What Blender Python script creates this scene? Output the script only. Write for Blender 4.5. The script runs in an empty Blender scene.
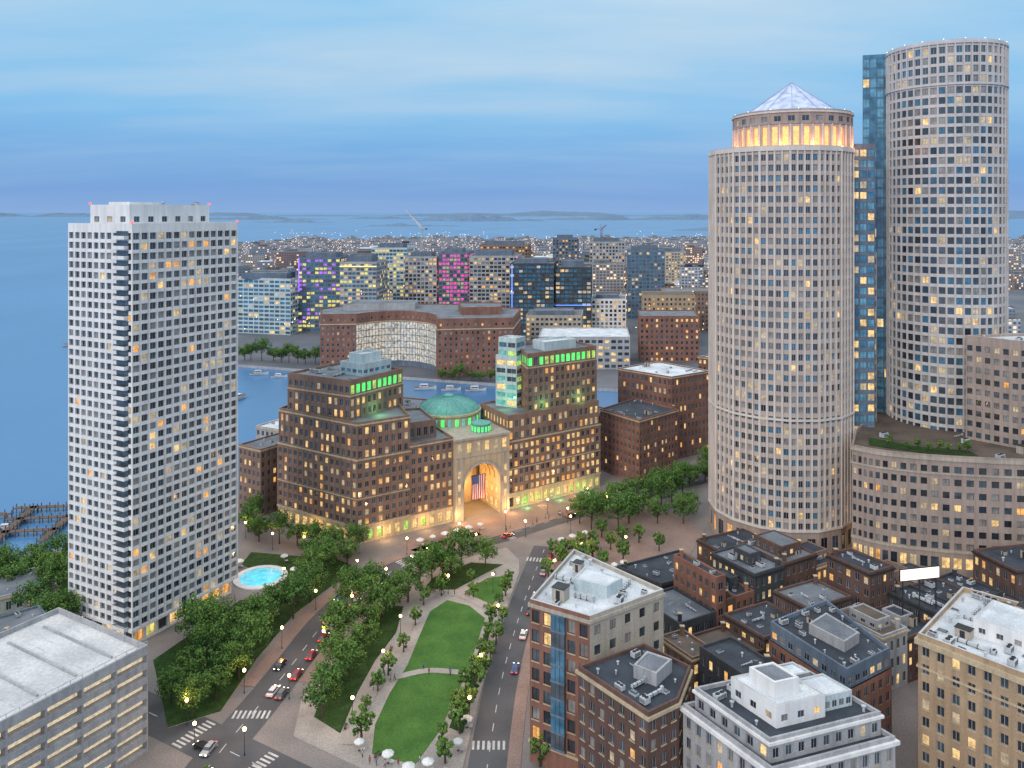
import bpy, bmesh, math, random
from mathutils import Vector, Matrix
R=random.Random(11)
scene=bpy.context.scene
coll=scene.collection
scene.view_settings.view_transform='Standard'
scene.view_settings.look='None'
scene.view_settings.exposure=0
CAMZ=120.0
# ------------------------------------------------------------ node helpers
MATS={}
def newmat(name):
    m=bpy.data.materials.new(name); m.use_nodes=True
    nt=m.node_tree; b=nt.nodes['Principled BSDF']
    MATS[name]=m
    return m,nt,b
def mth(nt,op,a,b=None,c=None):
    n=nt.nodes.new('ShaderNodeMath'); n.operation=op
    for i,v in enumerate((a,b,c)):
        if v is None: continue
        if isinstance(v,(int,float)): n.inputs[i].default_value=v
        else: nt.links.new(v,n.inputs[i])
    return n.outputs[0]
def mixc(nt,f,a,b,mode='MIX'):
    n=nt.nodes.new('ShaderNodeMix'); n.data_type='RGBA'; n.blend_type=mode
    for i,v in ((0,f),(6,a),(7,b)):
        if isinstance(v,(int,float)): n.inputs[i].default_value=v
        elif isinstance(v,(tuple,list)): n.inputs[i].default_value=(*v,1) if len(v)==3 else v
        else: nt.links.new(v,n.inputs[i])
    return n.outputs[2]
def noise(nt,scale,vec=None,detail=3,stretch=None):
    n=nt.nodes.new('ShaderNodeTexNoise'); n.inputs['Scale'].default_value=scale; n.inputs['Detail'].default_value=detail
    if vec is None:
        g=nt.nodes.new('ShaderNodeNewGeometry'); vec=g.outputs['Position']
    if stretch:
        mp=nt.nodes.new('ShaderNodeMapping'); mp.inputs['Scale'].default_value=stretch
        nt.links.new(vec,mp.inputs['Vector']); vec=mp.outputs[0]
    nt.links.new(vec,n.inputs['Vector'])
    return n.outputs['Fac']
def ramp(nt,f,stops):
    n=nt.nodes.new('ShaderNodeValToRGB'); nt.links.new(f,n.inputs[0])
    e=n.color_ramp.elements
    while len(e)<len(stops): e.new(.5)
    for i,(p,c) in enumerate(stops):
        e[i].position=p
        e[i].color=(c,c,c,1) if isinstance(c,(int,float)) else (*c,1)
    return n.outputs[0]
def M(name,c1,c2=None,scale=.15,rough=.8,fine=3.0,finea=.25,streak=.2,bump=0,metal=0,spec=.4,objcol=False):
    m,nt,b=newmat(name)
    if c2 is None: c2=tuple(x*.75 for x in c1)
    base=mixc(nt,ramp(nt,noise(nt,scale),[(.35,0.0),(.65,1.0)]),c1,c2)
    f=ramp(nt,noise(nt,fine,detail=4),[(.3,1-finea),(.7,1.0)])
    base=mixc(nt,1.0,base,f,'MULTIPLY')
    if streak:
        s=ramp(nt,noise(nt,.9,stretch=(1,1,.06)),[(.35,1-streak),(.6,1.0)])
        base=mixc(nt,1.0,base,s,'MULTIPLY')
    if objcol:
        o=nt.nodes.new('ShaderNodeObjectInfo'); base=mixc(nt,1.0,base,o.outputs['Color'],'MULTIPLY')
    nt.links.new(base,b.inputs['Base Color'])
    b.inputs['Roughness'].default_value=rough; b.inputs['Metallic'].default_value=metal
    b.inputs['Specular IOR Level'].default_value=spec
    return m
def nosample(m):
    try: m.cycles.emission_sampling='NONE'
    except Exception: pass
def glass(name,col,em=None,st=0,rough=.08,lo=.35):
    m,nt,b=newmat(name)
    v=ramp(nt,noise(nt,.35,detail=2),[(.35,.6),(.65,1.3)])
    nt.links.new(mixc(nt,1.0,col,v,'MULTIPLY'),b.inputs['Base Color'])
    b.inputs['Roughness'].default_value=rough; b.inputs['Specular IOR Level'].default_value=.9
    b.inputs['IOR'].default_value=1.6
    if em:
        e=ramp(nt,noise(nt,.55,detail=3),[(.33,lo),(.62,1.0)])
        e2=ramp(nt,noise(nt,2.4,detail=2),[(.35,.6),(.6,1.0)])
        c=mixc(nt,1.0,mixc(nt,1.0,em,e,'MULTIPLY'),e2,'MULTIPLY')
        nt.links.new(c,b.inputs['Emission Color']); b.inputs['Emission Strength'].default_value=st
        nosample(m)
    return m
def glow(name,col,st):
    m,nt,b=newmat(name); b.inputs['Base Color'].default_value=(*col,1)
    b.inputs['Emission Color'].default_value=(*col,1); b.inputs['Emission Strength'].default_value=st
    nosample(m); return m
M('white_concrete',(.80,.79,.78),(.72,.71,.71),rough=.85,streak=.14,finea=.08)
M('brown_brick',(.31,.195,.145),(.24,.15,.115),fine=5)
M('red_brick',(.30,.145,.105),(.23,.11,.08),fine=5)
M('dark_brick',(.16,.09,.075),(.115,.068,.056),fine=5)
M('tan_brick',(.50,.36,.235),(.41,.29,.185),fine=4)
M('pink_granite',(.54,.45,.40),(.48,.395,.355),fine=2,finea=.12,streak=.12)
M('pink_granite_pale',(.68,.61,.56),(.60,.54,.50),fine=2,finea=.1,streak=.1)
M('cool_granite',(.60,.57,.56),(.52,.50,.50),fine=2,finea=.1,streak=.12)
M('podium_granite',(.42,.33,.285),(.35,.275,.24),fine=2,finea=.15)
M('cream_stone',(.60,.48,.32),(.50,.40,.27),fine=3)
M('beige_stone',(.52,.46,.38),(.44,.385,.32),fine=3)
M('grey_stone',(.46,.46,.47),(.37,.37,.39),fine=3)
M('charcoal',(.07,.075,.085),(.05,.055,.065),fine=3)
M('blue_grey_panel',(.17,.22,.29),(.12,.16,.22),fine=3)
M('pale_panel',(.58,.68,.70),(.48,.58,.6))
M('white_roof',(.78,.81,.84),(.52,.56,.60),scale=.16,streak=0,finea=.3,rough=.7)
M('grey_roof',(.22,.24,.27),(.13,.145,.17),scale=.14,streak=0,finea=.35)
M('dark_roof',(.06,.075,.10),(.035,.044,.06),scale=.2,streak=0,finea=.45)
M('brown_roof',(.17,.125,.10),(.10,.08,.065),scale=.15,streak=0)
M('unit_metal',(.62,.65,.68),(.46,.48,.52),rough=.5,streak=.2)
M('dark_metal',(.04,.042,.045),rough=.5)
M('frame_white',(.62,.62,.63),rough=.5,streak=0)
M('frame_dark',(.06,.06,.065),rough=.5,streak=0)
M('copper_green',(.17,.46,.40),(.12,.36,.33),rough=.6)
M('paving',(.30,.26,.245),(.22,.20,.19),scale=.08,streak=0,fine=2.5,finea=.35)
M('brick_paving',(.36,.25,.21),(.28,.195,.165),scale=.1,streak=0,fine=3,finea=.35)
M('kerb_stone',(.42,.41,.40),streak=0)
M('asphalt',(.12,.12,.128),(.085,.085,.092),scale=.1,streak=0,fine=3,finea=.3)
M('deck_concrete',(.72,.71,.70),(.52,.52,.53),scale=.09,streak=0,fine=1.5,finea=.25)
M('path_stone',(.46,.41,.37),(.37,.33,.30),scale=.14,streak=0,finea=.35)
M('far_ground',(.10,.12,.15),(.16,.16,.18),scale=.01,streak=0,fine=.05)
M('lawn_grass',(.10,.215,.05),(.07,.165,.04),scale=.18,streak=0,fine=3,finea=.4,rough=.95,spec=.1)
M('planting',(.055,.115,.032),(.035,.075,.022),scale=.4,streak=0,fine=3,finea=.6,spec=.1)
M('road_paint',(.7,.7,.68),(.5,.5,.49),scale=.6,streak=0,finea=.35)
M('wood',(.16,.11,.08),streak=0,fine=5)
M('hill_haze_blue',(.13,.22,.34),(.11,.19,.30),scale=.002,streak=0,fine=.02)  # distance haze is mixed into this pale blue hill colour
M('canvas',(.78,.78,.76),(.68,.68,.67),streak=0,rough=.9)
M('car_paint',(.9,.9,.9),(.85,.85,.85),streak=0,finea=.03,rough=.25,spec=.6,objcol=True)
M('rubber',(.02,.02,.02),streak=0)
M('bark',(.09,.065,.05),streak=0,fine=6)
M('skin',(.5,.32,.24),streak=0)
M('cloth_dark',(.03,.035,.06),streak=0)
M('cloth',(.9,.9,.9),streak=0,objcol=True)
M('flag_red',(.55,.03,.04),streak=0); M('flag_white',(.8,.8,.8),streak=0); M('flag_blue',(.03,.05,.25),streak=0)
M('boat_white',(.75,.77,.8),streak=0,rough=.4)
M('pyramid_seam',(.36,.42,.56),streak=0)
glass('g_dark',(.022,.03,.042)); glass('g_mid',(.06,.085,.11)); glass('g_curtain',(.23,.22,.21),rough=.3)
glass('g_blue',(.05,.16,.26),rough=.05)
glass('g_skyblue',(.12,.30,.42),rough=.04)
glass('g_warm',(.2,.14,.08),(1,.66,.26),1.3); glass('g_amber',(.2,.12,.06),(1,.47,.12),1.3)
glass('g_soft',(.2,.16,.12),(1,.78,.46),.6); glass('g_cool',(.15,.16,.16),(.95,.95,.9),.6)
glass('g_green',(.05,.25,.08),(.10,1,.18),1.5,lo=.6); glass('g_purple',(.1,.03,.2),(.55,.2,1),1.1)
glass('g_magenta',(.2,.03,.1),(1,.12,.55),1.2); glass('g_yellow',(.2,.2,.05),(1,.86,.25),1.1)
glass('g_lime',(.15,.25,.05),(.65,1,.22),.9)
glass('g_orange',(.3,.15,.06),(1,.40,.12),2.2,lo=.75); glass('g_deck',(.3,.26,.2),(1,.80,.52),.8,lo=.75)
glass('g_teal',(.05,.2,.2),(.3,.9,.8),.5); glass('g_pale',(.2,.30,.38),(1,.76,.44),.75,lo=.12)
glass('g_pyramid',(.33,.39,.55),(.35,.48,.95),.2,rough=.35,lo=.85)
glow('lamp_glow',(1,.62,.28),9.0); glow('white_glow',(1,.92,.8),3.0); glow('bulb_glow',(1,.9,.8),1.3); glow('head_glow',(1,.93,.8),5.0); glow('tail_glow',(1,.05,.02),3.0)
glow('red_glow',(1,.08,.06),2.2); glow('blue_glow',(.15,.3,1),1.1); glow('panel_glow',(1,.9,.72),1.3); glow('far_lamp',(1,.66,.36),3.2)
glow('magenta_glow',(1,.15,.5),1.0); glow('purple_glow',(.45,.2,1),.9); glow('yellow_glow',(1,.85,.25),1.1)
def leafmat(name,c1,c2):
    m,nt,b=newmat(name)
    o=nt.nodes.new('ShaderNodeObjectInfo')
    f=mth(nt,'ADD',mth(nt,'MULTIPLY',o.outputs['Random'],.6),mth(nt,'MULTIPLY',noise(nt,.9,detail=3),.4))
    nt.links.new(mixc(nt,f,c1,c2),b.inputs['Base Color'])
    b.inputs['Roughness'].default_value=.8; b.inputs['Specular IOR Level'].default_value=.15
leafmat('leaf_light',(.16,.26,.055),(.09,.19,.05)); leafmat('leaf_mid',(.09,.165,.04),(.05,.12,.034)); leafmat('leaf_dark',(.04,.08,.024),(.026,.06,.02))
def farmat():
    m,nt,b=newmat('far_facade')
    uv=nt.nodes.new('ShaderNodeUVMap'); sp=nt.nodes.new('ShaderNodeSeparateXYZ'); nt.links.new(uv.outputs[0],sp.inputs[0])
    u=mth(nt,'DIVIDE',sp.outputs[0],4.2); v=mth(nt,'DIVIDE',sp.outputs[1],3.7)
    mask=mth(nt,'MULTIPLY',mth(nt,'GREATER_THAN',mth(nt,'FRACT',u),.35),mth(nt,'GREATER_THAN',mth(nt,'FRACT',v),.45))
    cx=nt.nodes.new('ShaderNodeCombineXYZ'); nt.links.new(mth(nt,'FLOOR',u),cx.inputs[0]); nt.links.new(mth(nt,'FLOOR',v),cx.inputs[1])
    o=nt.nodes.new('ShaderNodeObjectInfo'); nt.links.new(mth(nt,'MULTIPLY',o.outputs['Random'],77.0),cx.inputs[2])
    w=nt.nodes.new('ShaderNodeTexWhiteNoise'); nt.links.new(cx.outputs[0],w.inputs['Vector'])
    lit=mth(nt,'MULTIPLY',mask,mth(nt,'GREATER_THAN',w.outputs['Value'],.80))
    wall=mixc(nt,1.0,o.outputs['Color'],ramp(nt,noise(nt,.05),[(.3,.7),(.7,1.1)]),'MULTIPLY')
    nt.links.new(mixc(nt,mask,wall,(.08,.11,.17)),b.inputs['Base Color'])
    b.inputs['Emission Color'].default_value=(1,.70,.38,1)
    nt.links.new(mth(nt,'MULTIPLY',lit,mth(nt,'MULTIPLY',w.outputs['Value'],1.4)),b.inputs['Emission Strength'])
    b.inputs['Roughness'].default_value=.7; nosample(m)
farmat()
def watermat():
    m,nt,b=newmat('water')
    f=noise(nt,.004,detail=4,stretch=(1,.35,1))
    nt.links.new(mixc(nt,ramp(nt,f,[(.35,0.0),(.65,1.0)]),(.05,.15,.30),(.07,.19,.37)),b.inputs['Base Color'])
    b.inputs['Roughness'].default_value=.25; b.inputs['IOR'].default_value=1.33
    bp=nt.nodes.new('ShaderNodeBump'); bp.inputs['Strength'].default_value=.22; bp.inputs['Distance'].default_value=.5
    h=mth(nt,'ADD',noise(nt,.25,detail=5,stretch=(1,.6,1)),mth(nt,'MULTIPLY',noise(nt,.03,detail=3),2.0))
    nt.links.new(h,bp.inputs['Height']); nt.links.new(bp.outputs[0],b.inputs['Normal'])
watermat()
# ------------------------------------------------------------ mesh helpers
class MB:
    def __init__(s): s.v=[];s.f=[];s.m=[];s.mats=[];s.uv=None
    def mi(s,mat):
        if mat not in s.mats: s.mats.append(mat)
        return s.mats.index(mat)
    def face(s,ps,mat):
        n=len(s.v); s.v.extend([tuple(p) for p in ps]); s.f.append(tuple(range(n,n+len(ps)))); s.m.append(s.mi(mat))
    def box(s,x0,x1,y0,y1,z0,z1,mat,T=None,tx=0,ty=0):
        P=[(x0,y0,z0),(x1,y0,z0),(x1,y1,z0),(x0,y1,z0),(x0+tx,y0+ty,z1),(x1-tx,y0+ty,z1),(x1-tx,y1-ty,z1),(x0+tx,y1-ty,z1)]
        if T: P=[tuple(T@Vector(p)) for p in P]
        n=len(s.v); s.v.extend(P)
        for q in ((0,3,2,1),(4,5,6,7),(0,1,5,4),(1,2,6,5),(2,3,7,6),(3,0,4,7)):
            s.f.append(tuple(n+i for i in q)); s.m.append(s.mi(mat))
    def rod(s,a,b,r0,r1,mat,n=6,cap=True):
        a=Vector(a);b=Vector(b);d=(b-a).normalized()
        u=d.orthogonal().normalized();w=d.cross(u); k=len(s.v)
        for p,r in((a,r0),(b,r1)):
            for i in range(n):
                t=2*math.pi*i/n; s.v.append(tuple(p+u*math.cos(t)*r+w*math.sin(t)*r))
        for i in range(n):
            j=(i+1)%n; s.f.append((k+i,k+j,k+n+j,k+n+i)); s.m.append(s.mi(mat))
        if cap:
            s.f.append(tuple(k+n+i for i in range(n))); s.m.append(s.mi(mat))
            s.f.append(tuple(k+n-1-i for i in range(n))); s.m.append(s.mi(mat))
    def lathe(s,prof,n,mat,c=(0,0),a0=0):
        k=len(s.v)
        for r,z in prof:
            for i in range(n):
                t=a0+2*math.pi*i/n; s.v.append((c[0]+r*math.cos(t),c[1]+r*math.sin(t),z))
        for j in range(len(prof)-1):
            for i in range(n):
                i2=(i+1)%n
                s.f.append((k+j*n+i,k+j*n+i2,k+(j+1)*n+i2,k+(j+1)*n+i)); s.m.append(s.mi(mat))
    def mesh(s,name,smooth=False):
        me=bpy.data.meshes.new(name); me.from_pydata(s.v,[],s.f)
        for x in s.mats: me.materials.append(MATS[x])
        me.polygons.foreach_set('material_index',s.m)
        if smooth: me.polygons.foreach_set('use_smooth',[True]*len(s.f))
        me.update(); return me
def ob(name,me,parent=None,loc=(0,0,0),rz=0,**kw):
    o=bpy.data.objects.new(name,me); coll.objects.link(o); o.location=loc; o.rotation_euler=(0,0,rz)
    if parent: o.parent=parent
    for k,v_ in kw.items(): o[k]=v_
    return o
def thing(name,label,cat,loc=(0,0,0),rz=0,group=None):
    e=ob(name,None,None,loc,rz); e.empty_display_size=1; e['label']=label; e['category']=cat
    if group: e['group']=group
    return e
def offs(pts,d):
    n=len(pts);o=[]
    for i in range(n):
        a=Vector(pts[i-1]);b=Vector(pts[i]);c=Vector(pts[(i+1)%n])
        e1=(b-a).normalized();e2=(c-b).normalized()
        n1=Vector((e1.y,-e1.x));n2=Vector((e2.y,-e2.x))
        m=(n1+n2)/max(.4,1+n1.dot(n2)); o.append(tuple(b+m*d))
    return o
def inside(p,pts):
    x,y=p;r=False;n=len(pts)
    for i in range(n):
        x1,y1=pts[i];x2,y2=pts[(i+1)%n]
        if (y1>y)!=(y2>y) and x<(x2-x1)*(y-y1)/(y2-y1)+x1: r=not r
    return r
def rect(cx,cy,w,d,deg=0):
    a=math.radians(deg);c,s=math.cos(a),math.sin(a)
    return [(cx+x*c-y*s,cy+x*s+y*c) for x,y in((-w/2,-d/2),(w/2,-d/2),(w/2,d/2),(-w/2,d/2))]
def circ(cx,cy,r,n,a0=0): return [(cx+r*math.cos(a0+2*math.pi*i/n),cy+r*math.sin(a0+2*math.pi*i/n)) for i in range(n)]
PAL={'office':(['g_warm','g_soft','g_soft','g_amber'],['g_dark','g_dark','g_mid','g_curtain']),
 'home':(['g_warm','g_amber','g_soft','g_soft'],['g_dark','g_dark','g_mid','g_curtain','g_mid']),
 'hotel':(['g_warm','g_amber','g_warm','g_soft'],['g_dark','g_mid','g_dark']),
 'glass':(['g_soft','g_warm','g_cool'],['g_blue','g_blue','g_mid']),
 'sky':(['g_soft','g_warm'],['g_skyblue','g_skyblue','g_blue']),
 'green':(['g_green','g_green','g_lime'],['g_mid']),'deck':(['g_deck'],['g_dark']),'orange':(['g_orange'],['g_orange']),'pale':(['g_pale'],['g_pale']),
 'shop':(['g_warm','g_amber','g_yellow','g_warm'],['g_dark']),'gshop':(['g_lime','g_yellow','g_warm','g_warm'],['g_dark']),'tower':(['g_soft','g_soft','g_warm','g_soft'],['g_dark','g_mid','g_mid','g_curtain','g_blue']),
 'magenta':(['g_magenta','g_magenta','g_soft'],['g_mid']),'purple':(['g_purple','g_yellow','g_yellow'],['g_blue','g_mid']),'yellow':(['g_yellow','g_soft','g_warm'],['g_blue','g_mid']),
 'teal':(['g_teal','g_warm','g_lime'],['g_blue','g_mid'])}
def S(bay=3.5,fl=3.6,wf=.6,hf=.55,rec=.3,lit=.2,pal='office',base=0,top=.5,fin=0,mull=1,frame='frame_white',wall=None,sill=0,finmat=None,finw=.22):
    return dict(bay=bay,fl=fl,wf=wf,hf=hf,rec=rec,lit=lit,pal=pal,base=base,top=top,fin=fin,mull=mull,frame=frame,wall=wall,sill=sill,finmat=finmat,finw=finw)
WT={}
def winpane(mb,w,h,mat,mull,frame,T):
    f=.07
    mb.face([T@Vector(p) for p in((-w/2,0,-h/2),(w/2,0,-h/2),(w/2,0,h/2),(-w/2,0,h/2))],mat)
    strips=[(-w/2,w/2,-h/2,-h/2+f),(-w/2,w/2,h/2-f,h/2),(-w/2,-w/2+f,-h/2+f,h/2-f),(w/2-f,w/2,-h/2+f,h/2-f)]
    for k in range(mull):
        x=-w/2+w*(k+1)/(mull+1); strips.append((x-f/2,x+f/2,-h/2+f,h/2-f))
    for a,b,c,d in strips:
        mb.face([T@Vector(p) for p in((a,-.05,c),(b,-.05,c),(b,-.05,d),(a,-.05,d))],frame)
def wtemplate(w,h,mat,mull,frame):
    k=(round(w,2),round(h,2),mat,mull,frame)
    if k not in WT:
        mb=MB(); winpane(mb,w,h,mat,mull,frame,Matrix.Identity(4)); WT[k]=mb.mesh('window')
    return WT[k]
def unit_mesh():
    mb=MB()
    mb.box(-1,1,-.75,.75,.25,1.3,'unit_metal'); 
    for x in(-.9,.8):
        for y in(-.65,.55): mb.box(x,x+.1,y,y+.1,0,.25,'dark_metal')
    mb.lathe([(.45,1.3),(.45,1.42),(.38,1.42),(.38,1.32),(0.01,1.32)],12,'dark_metal',c=(-.45,0))
    mb.lathe([(.45,1.3),(.45,1.42),(.38,1.42),(.38,1.32),(0.01,1.32)],12,'dark_metal',c=(.5,0))
    for i in range(7): mb.box(-.85+i*.25,-.75+i*.25,-.78,-.752,.4,1.15,'dark_metal')
    return mb.mesh('air_conditioner')
def vent_mesh():
    mb=MB(); mb.lathe([(.22,0),(.22,.8),(.4,.85),(.4,1.05),(.01,1.15)],10,'unit_metal'); return mb.mesh('roof_vent')
def hatch_mesh():
    mb=MB(); mb.box(-.8,.8,-.6,.6,0,.35,'unit_metal'); mb.box(-.7,.7,-.5,.5,.35,.6,'g_mid',tx=.1,ty=.1); return mb.mesh('skylight')
def duct_mesh():
    mb=MB(); mb.box(-2.5,2.5,-.3,.3,.3,.85,'unit_metal')
    for x in(-2.2,-.8,.8,2.1): mb.box(x,x+.12,-.36,.36,0,.9,'dark_metal')
    mb.box(2.1,2.7,-.4,.4,0,1.2,'unit_metal'); return mb.mesh('duct')
def box_mesh():
    mb=MB(); mb.box(-1.3,1.3,-1.1,1.1,0,2.2,'beige_stone'); mb.box(-1.4,1.4,-1.2,1.2,2.2,2.35,'dark_metal'); mb.box(-.45,.45,-1.13,-1.102,0,1.9,'dark_metal'); return mb.mesh('stair_head')
UNIT=unit_mesh(); VENT=vent_mesh(); HATCH=hatch_mesh(); DUCT=duct_mesh(); HEAD=box_mesh()
class Bld:
    def __init__(s,name,label,cat,c,group=None,nind=100,wname='window'):
        s.c=Vector((c[0],c[1])); s.e=thing(name,label,cat,(c[0],c[1],0),0,group); s.w=[]; s.nind=nind; s.wname=wname
    def L(s,p,z): return (p[0]-s.c.x,p[1]-s.c.y,z)
    def block(s,pts,z0,z1,wall,st,roof=None,edge={},parapet=.9,part='wall'):
        ar=sum(pts[i][0]*pts[(i+1)%len(pts)][1]-pts[(i+1)%len(pts)][0]*pts[i][1] for i in range(len(pts)))
        if ar<0: print('WARN cw',s.e.name,pts); pts=pts[::-1]
        mb=MB(); zt=z1+(parapet if roof else 0)
        for i in range(len(pts)):
            p=Vector(pts[i]);q=Vector(pts[(i+1)%len(pts)]);Ln=(q-p).length
            if Ln<.05: continue
            d=(q-p)/Ln;n=Vector((d.y,-d.x));mid=(p+q)/2
            es=edge.get(i,st)
            w=(es or {}).get('wall') or wall
            def P(a,z,o=0): return s.L(p+d*a+n*o,z)
            facing=n.dot(mid)/mid.length<.3
            if es is None or not facing or Ln<1.2:
                mb.face([P(0,z0),P(Ln,z0),P(Ln,zt),P(0,zt)],w); continue
            nb=max(1,round(Ln/es['bay'])); bw=Ln/nb
            nf=max(1,int((z1-z0-es['base']-es['top'])/es['fl']+1e-3)); fl=(z1-z0-es['base']-es['top'])/nf
            ww=bw*es['wf'];wh=fl*es['hf'];rc=es['rec']
            zb=z0+es['base']; prev=z0
            for k in range(nf):
                a=zb+k*fl+(fl-wh)*.5;b=a+wh
                mb.face([P(0,prev),P(Ln,prev),P(Ln,a),P(0,a)],w); prev=b
                x=0
                for j in range(nb):
                    u0=j*bw+(bw-ww)/2;u1=u0+ww
                    mb.face([P(x,a),P(u0,a),P(u0,b),P(x,b)],w); x=u1
                    mb.face([P(u0,a),P(u1,a),P(u1,a,-rc),P(u0,a,-rc)],w)
                    mb.face([P(u0,b,-rc),P(u1,b,-rc),P(u1,b),P(u0,b)],w)
                    mb.face([P(u0,a),P(u0,a,-rc),P(u0,b,-rc),P(u0,b)],w)
                    mb.face([P(u1,a,-rc),P(u1,a),P(u1,b),P(u1,b,-rc)],w)
                    pl=PAL[es['pal']]
                    mt=R.choice(pl[0]) if R.random()<es['lit'] else R.choice(pl[1])
                    cc=p+d*(u0+u1)/2-n*rc
                    zc=(a+b)/2
                    dist=Vector((cc.x,cc.y,zc-CAMZ)).length
                    px=512+800*cc.x/cc.y;py=212+800*(CAMZ-zc)/cc.y
                    vis=1 if(-5<px<1029 and -5<py<773) else 0.001
                    sc=ww*wh/dist**2*max(.02,-n.dot(cc)/cc.length)*vis
                    s.w.append((sc,cc.x-s.c.x,cc.y-s.c.y,zc,math.atan2(d.y,d.x),ww,wh,mt,es['mull'],es['frame']))
                    if es['sill']:
                        T=Matrix.Translation((cc.x-s.c.x+n.x*rc,cc.y-s.c.y+n.y*rc,a))@Matrix.Rotation(math.atan2(d.y,d.x),4,'Z')
                        mb.box(-ww/2-.1,ww/2+.1,-.12,-.003,-.22,0,'cream_stone',T)
                mb.face([P(x,a),P(Ln,a),P(Ln,b),P(x,b)],w)
            mb.face([P(0,prev),P(Ln,prev),P(Ln,zt),P(0,zt)],w)
            if es['fin']:
                fw=es['finw']
                for j in range(nb+(1 if len(pts)<12 else 0)):
                    c=p+d*(j*bw); T=Matrix.Translation((c.x-s.c.x,c.y-s.c.y,0))@Matrix.Rotation(math.atan2(d.y,d.x),4,'Z')
                    k2=1.5 if (j==0 and len(pts)==16) else 1
                    mb.box(-fw*k2,fw*k2,-es['fin'],-.003,z0+es['base'],z1-.05,es['finmat'] or w,T)
        ob(part,mb.mesh(part),s.e)
        if roof:
            ins=offs(pts,-.45); rb=MB(); n=len(pts)
            rb.face([s.L(p,z1) for p in ins],roof)
            for i in range(n):
                j=(i+1)%n
                rb.face([s.L(pts[i],zt),s.L(pts[j],zt),s.L(ins[j],zt),s.L(ins[i],zt)],'frame_white' if roof=='white_roof' else wall)
                rb.face([s.L(ins[j],z1),s.L(ins[i],z1),s.L(ins[i],zt),s.L(ins[j],zt)],wall)
            ob('roof',rb.mesh('roof'),s.e)
    def band(s,pts,z,h,out,mat,name='cornice'):
        o=offs(pts,out);i_=offs(pts,.004);mb=MB();n=len(pts)
        for i in range(n):
            j=(i+1)%n
            mb.face([s.L(o[i],z),s.L(o[j],z),s.L(o[j],z+h),s.L(o[i],z+h)],mat)
            mb.face([s.L(o[i],z+h),s.L(o[j],z+h),s.L(i_[j],z+h),s.L(i_[i],z+h)],mat)
            mb.face([s.L(i_[i],z),s.L(i_[j],z),s.L(o[j],z),s.L(o[i],z)],mat)
        ob(name,mb.mesh(name),s.e)
    def units(s,pts,z,n,lo=.7,hi=1.5,rot=.5,avoid=()):
        xs=[p[0] for p in pts];ys=[p[1] for p in pts];ins=offs(pts,-1.6);got=[];t=0
        e0=Vector(pts[1])-Vector(pts[0]);rot=math.atan2(e0.y,e0.x) if len(pts)<8 else rot
        while len(got)<n and t<n*30:
            t+=1;p=(R.uniform(min(xs),max(xs)),R.uniform(min(ys),max(ys)))
            if not inside(p,ins) or any(inside(p,offs(a,1.6)) for a in avoid): continue
            if any((p[0]-g[0])**2+(p[1]-g[1])**2<7 for g in got): continue
            got.append(p);k=R.uniform(lo,hi);q=R.random();big=inside(p,offs(pts,-3.6))
            if q<.38: o=ob('air_conditioner',UNIT,s.e,s.L(p,z),rot+R.choice((0,math.pi/2)))
            elif q<.55: o=ob('skylight',HATCH,s.e,s.L(p,z),rot)
            elif q<.72 and big: o=ob('duct',DUCT,s.e,s.L(p,z),rot+R.choice((0,math.pi/2)))
            elif q<.82 and big: o=ob('stair_head',HEAD,s.e,s.L(p,z),rot)
            else: o=ob('roof_vent',VENT,s.e,s.L(p,z),0)
            o.scale=(k*R.uniform(.8,1.4),k*R.uniform(.8,1.2),k*R.uniform(.8,1.3))
    def mesh(s,mb,name,smooth=False): return ob(name,mb.mesh(name,smooth),s.e)
    def finish(s):
        s.w.sort(key=lambda t:-t[0])
        for t in s.w[:s.nind]:
            _,x,y,z,a,w,h,mt,mu,fr=t
            ob(s.wname,wtemplate(w,h,mt,mu,fr),s.e,(x,y,z),a)
        rest=s.w[s.nind:]
        if rest:
            mb=MB()
            for _,x,y,z,a,w,h,mt,mu,fr in rest:
                winpane(mb,w,h,mt,mu if s.nind else 0,fr,Matrix.Translation((x,y,z))@Matrix.Rotation(a,4,'Z'))
            ob(s.wname,mb.mesh('window'),s.e,kind='stuff')
def slab(name,polys,z0,z1,mat,side=None,**kw):
    mb=MB()
    for pts in polys:
        mb.face([(x,y,z1) for x,y in pts],mat)
        if z0<z1:
            for i in range(len(pts)):
                a=pts[i];b=pts[(i+1)%len(pts)]
                mb.face([(*a,z0),(*b,z0),(*b,z1),(*a,z1)],side or mat)
    return ob(name,mb.mesh(name),None,kind='structure',**kw)
def smooth(pts,n=8):
    P=[Vector(p) for p in pts];P=[P[0]*2-P[1]]+P+[P[-1]*2-P[-2]];o=[]
    for i in range(1,len(P)-2):
        for k in range(n):
            t=k/n;a,b,c,d=P[i-1],P[i],P[i+1],P[i+2]
            o.append(.5*((2*b)+(c-a)*t+(2*a-5*b+4*c-d)*t*t+(3*b-a-3*c+d)*t**3))
    o.append(P[-2]);return o
def side_at(P,i):
    a=P[max(0,i-1)];b=P[min(len(P)-1,i+1)];d=(b-a).normalized();return Vector((d.y,-d.x))
def ribbon(name,P,o0,o1,z,mat,h=0,i0=0,i1=None):
    i1=i1 or len(P)-1;mb=MB()
    for i in range(i0,i1):
        a=P[i]+side_at(P,i)*o0;b=P[i]+side_at(P,i)*o1;c=P[i+1]+side_at(P,i+1)*o1;d=P[i+1]+side_at(P,i+1)*o0
        mb.face([(*a,z),(*b,z),(*c,z),(*d,z)],mat)
        if h:
            mb.face([(*a,z-h),(*a,z),(*d,z),(*d,z-h)],'kerb_stone'); mb.face([(*b,z),(*b,z-h),(*c,z-h),(*c,z)],'kerb_stone')
    return ob(name,mb.mesh(name),None,kind='structure')
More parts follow.
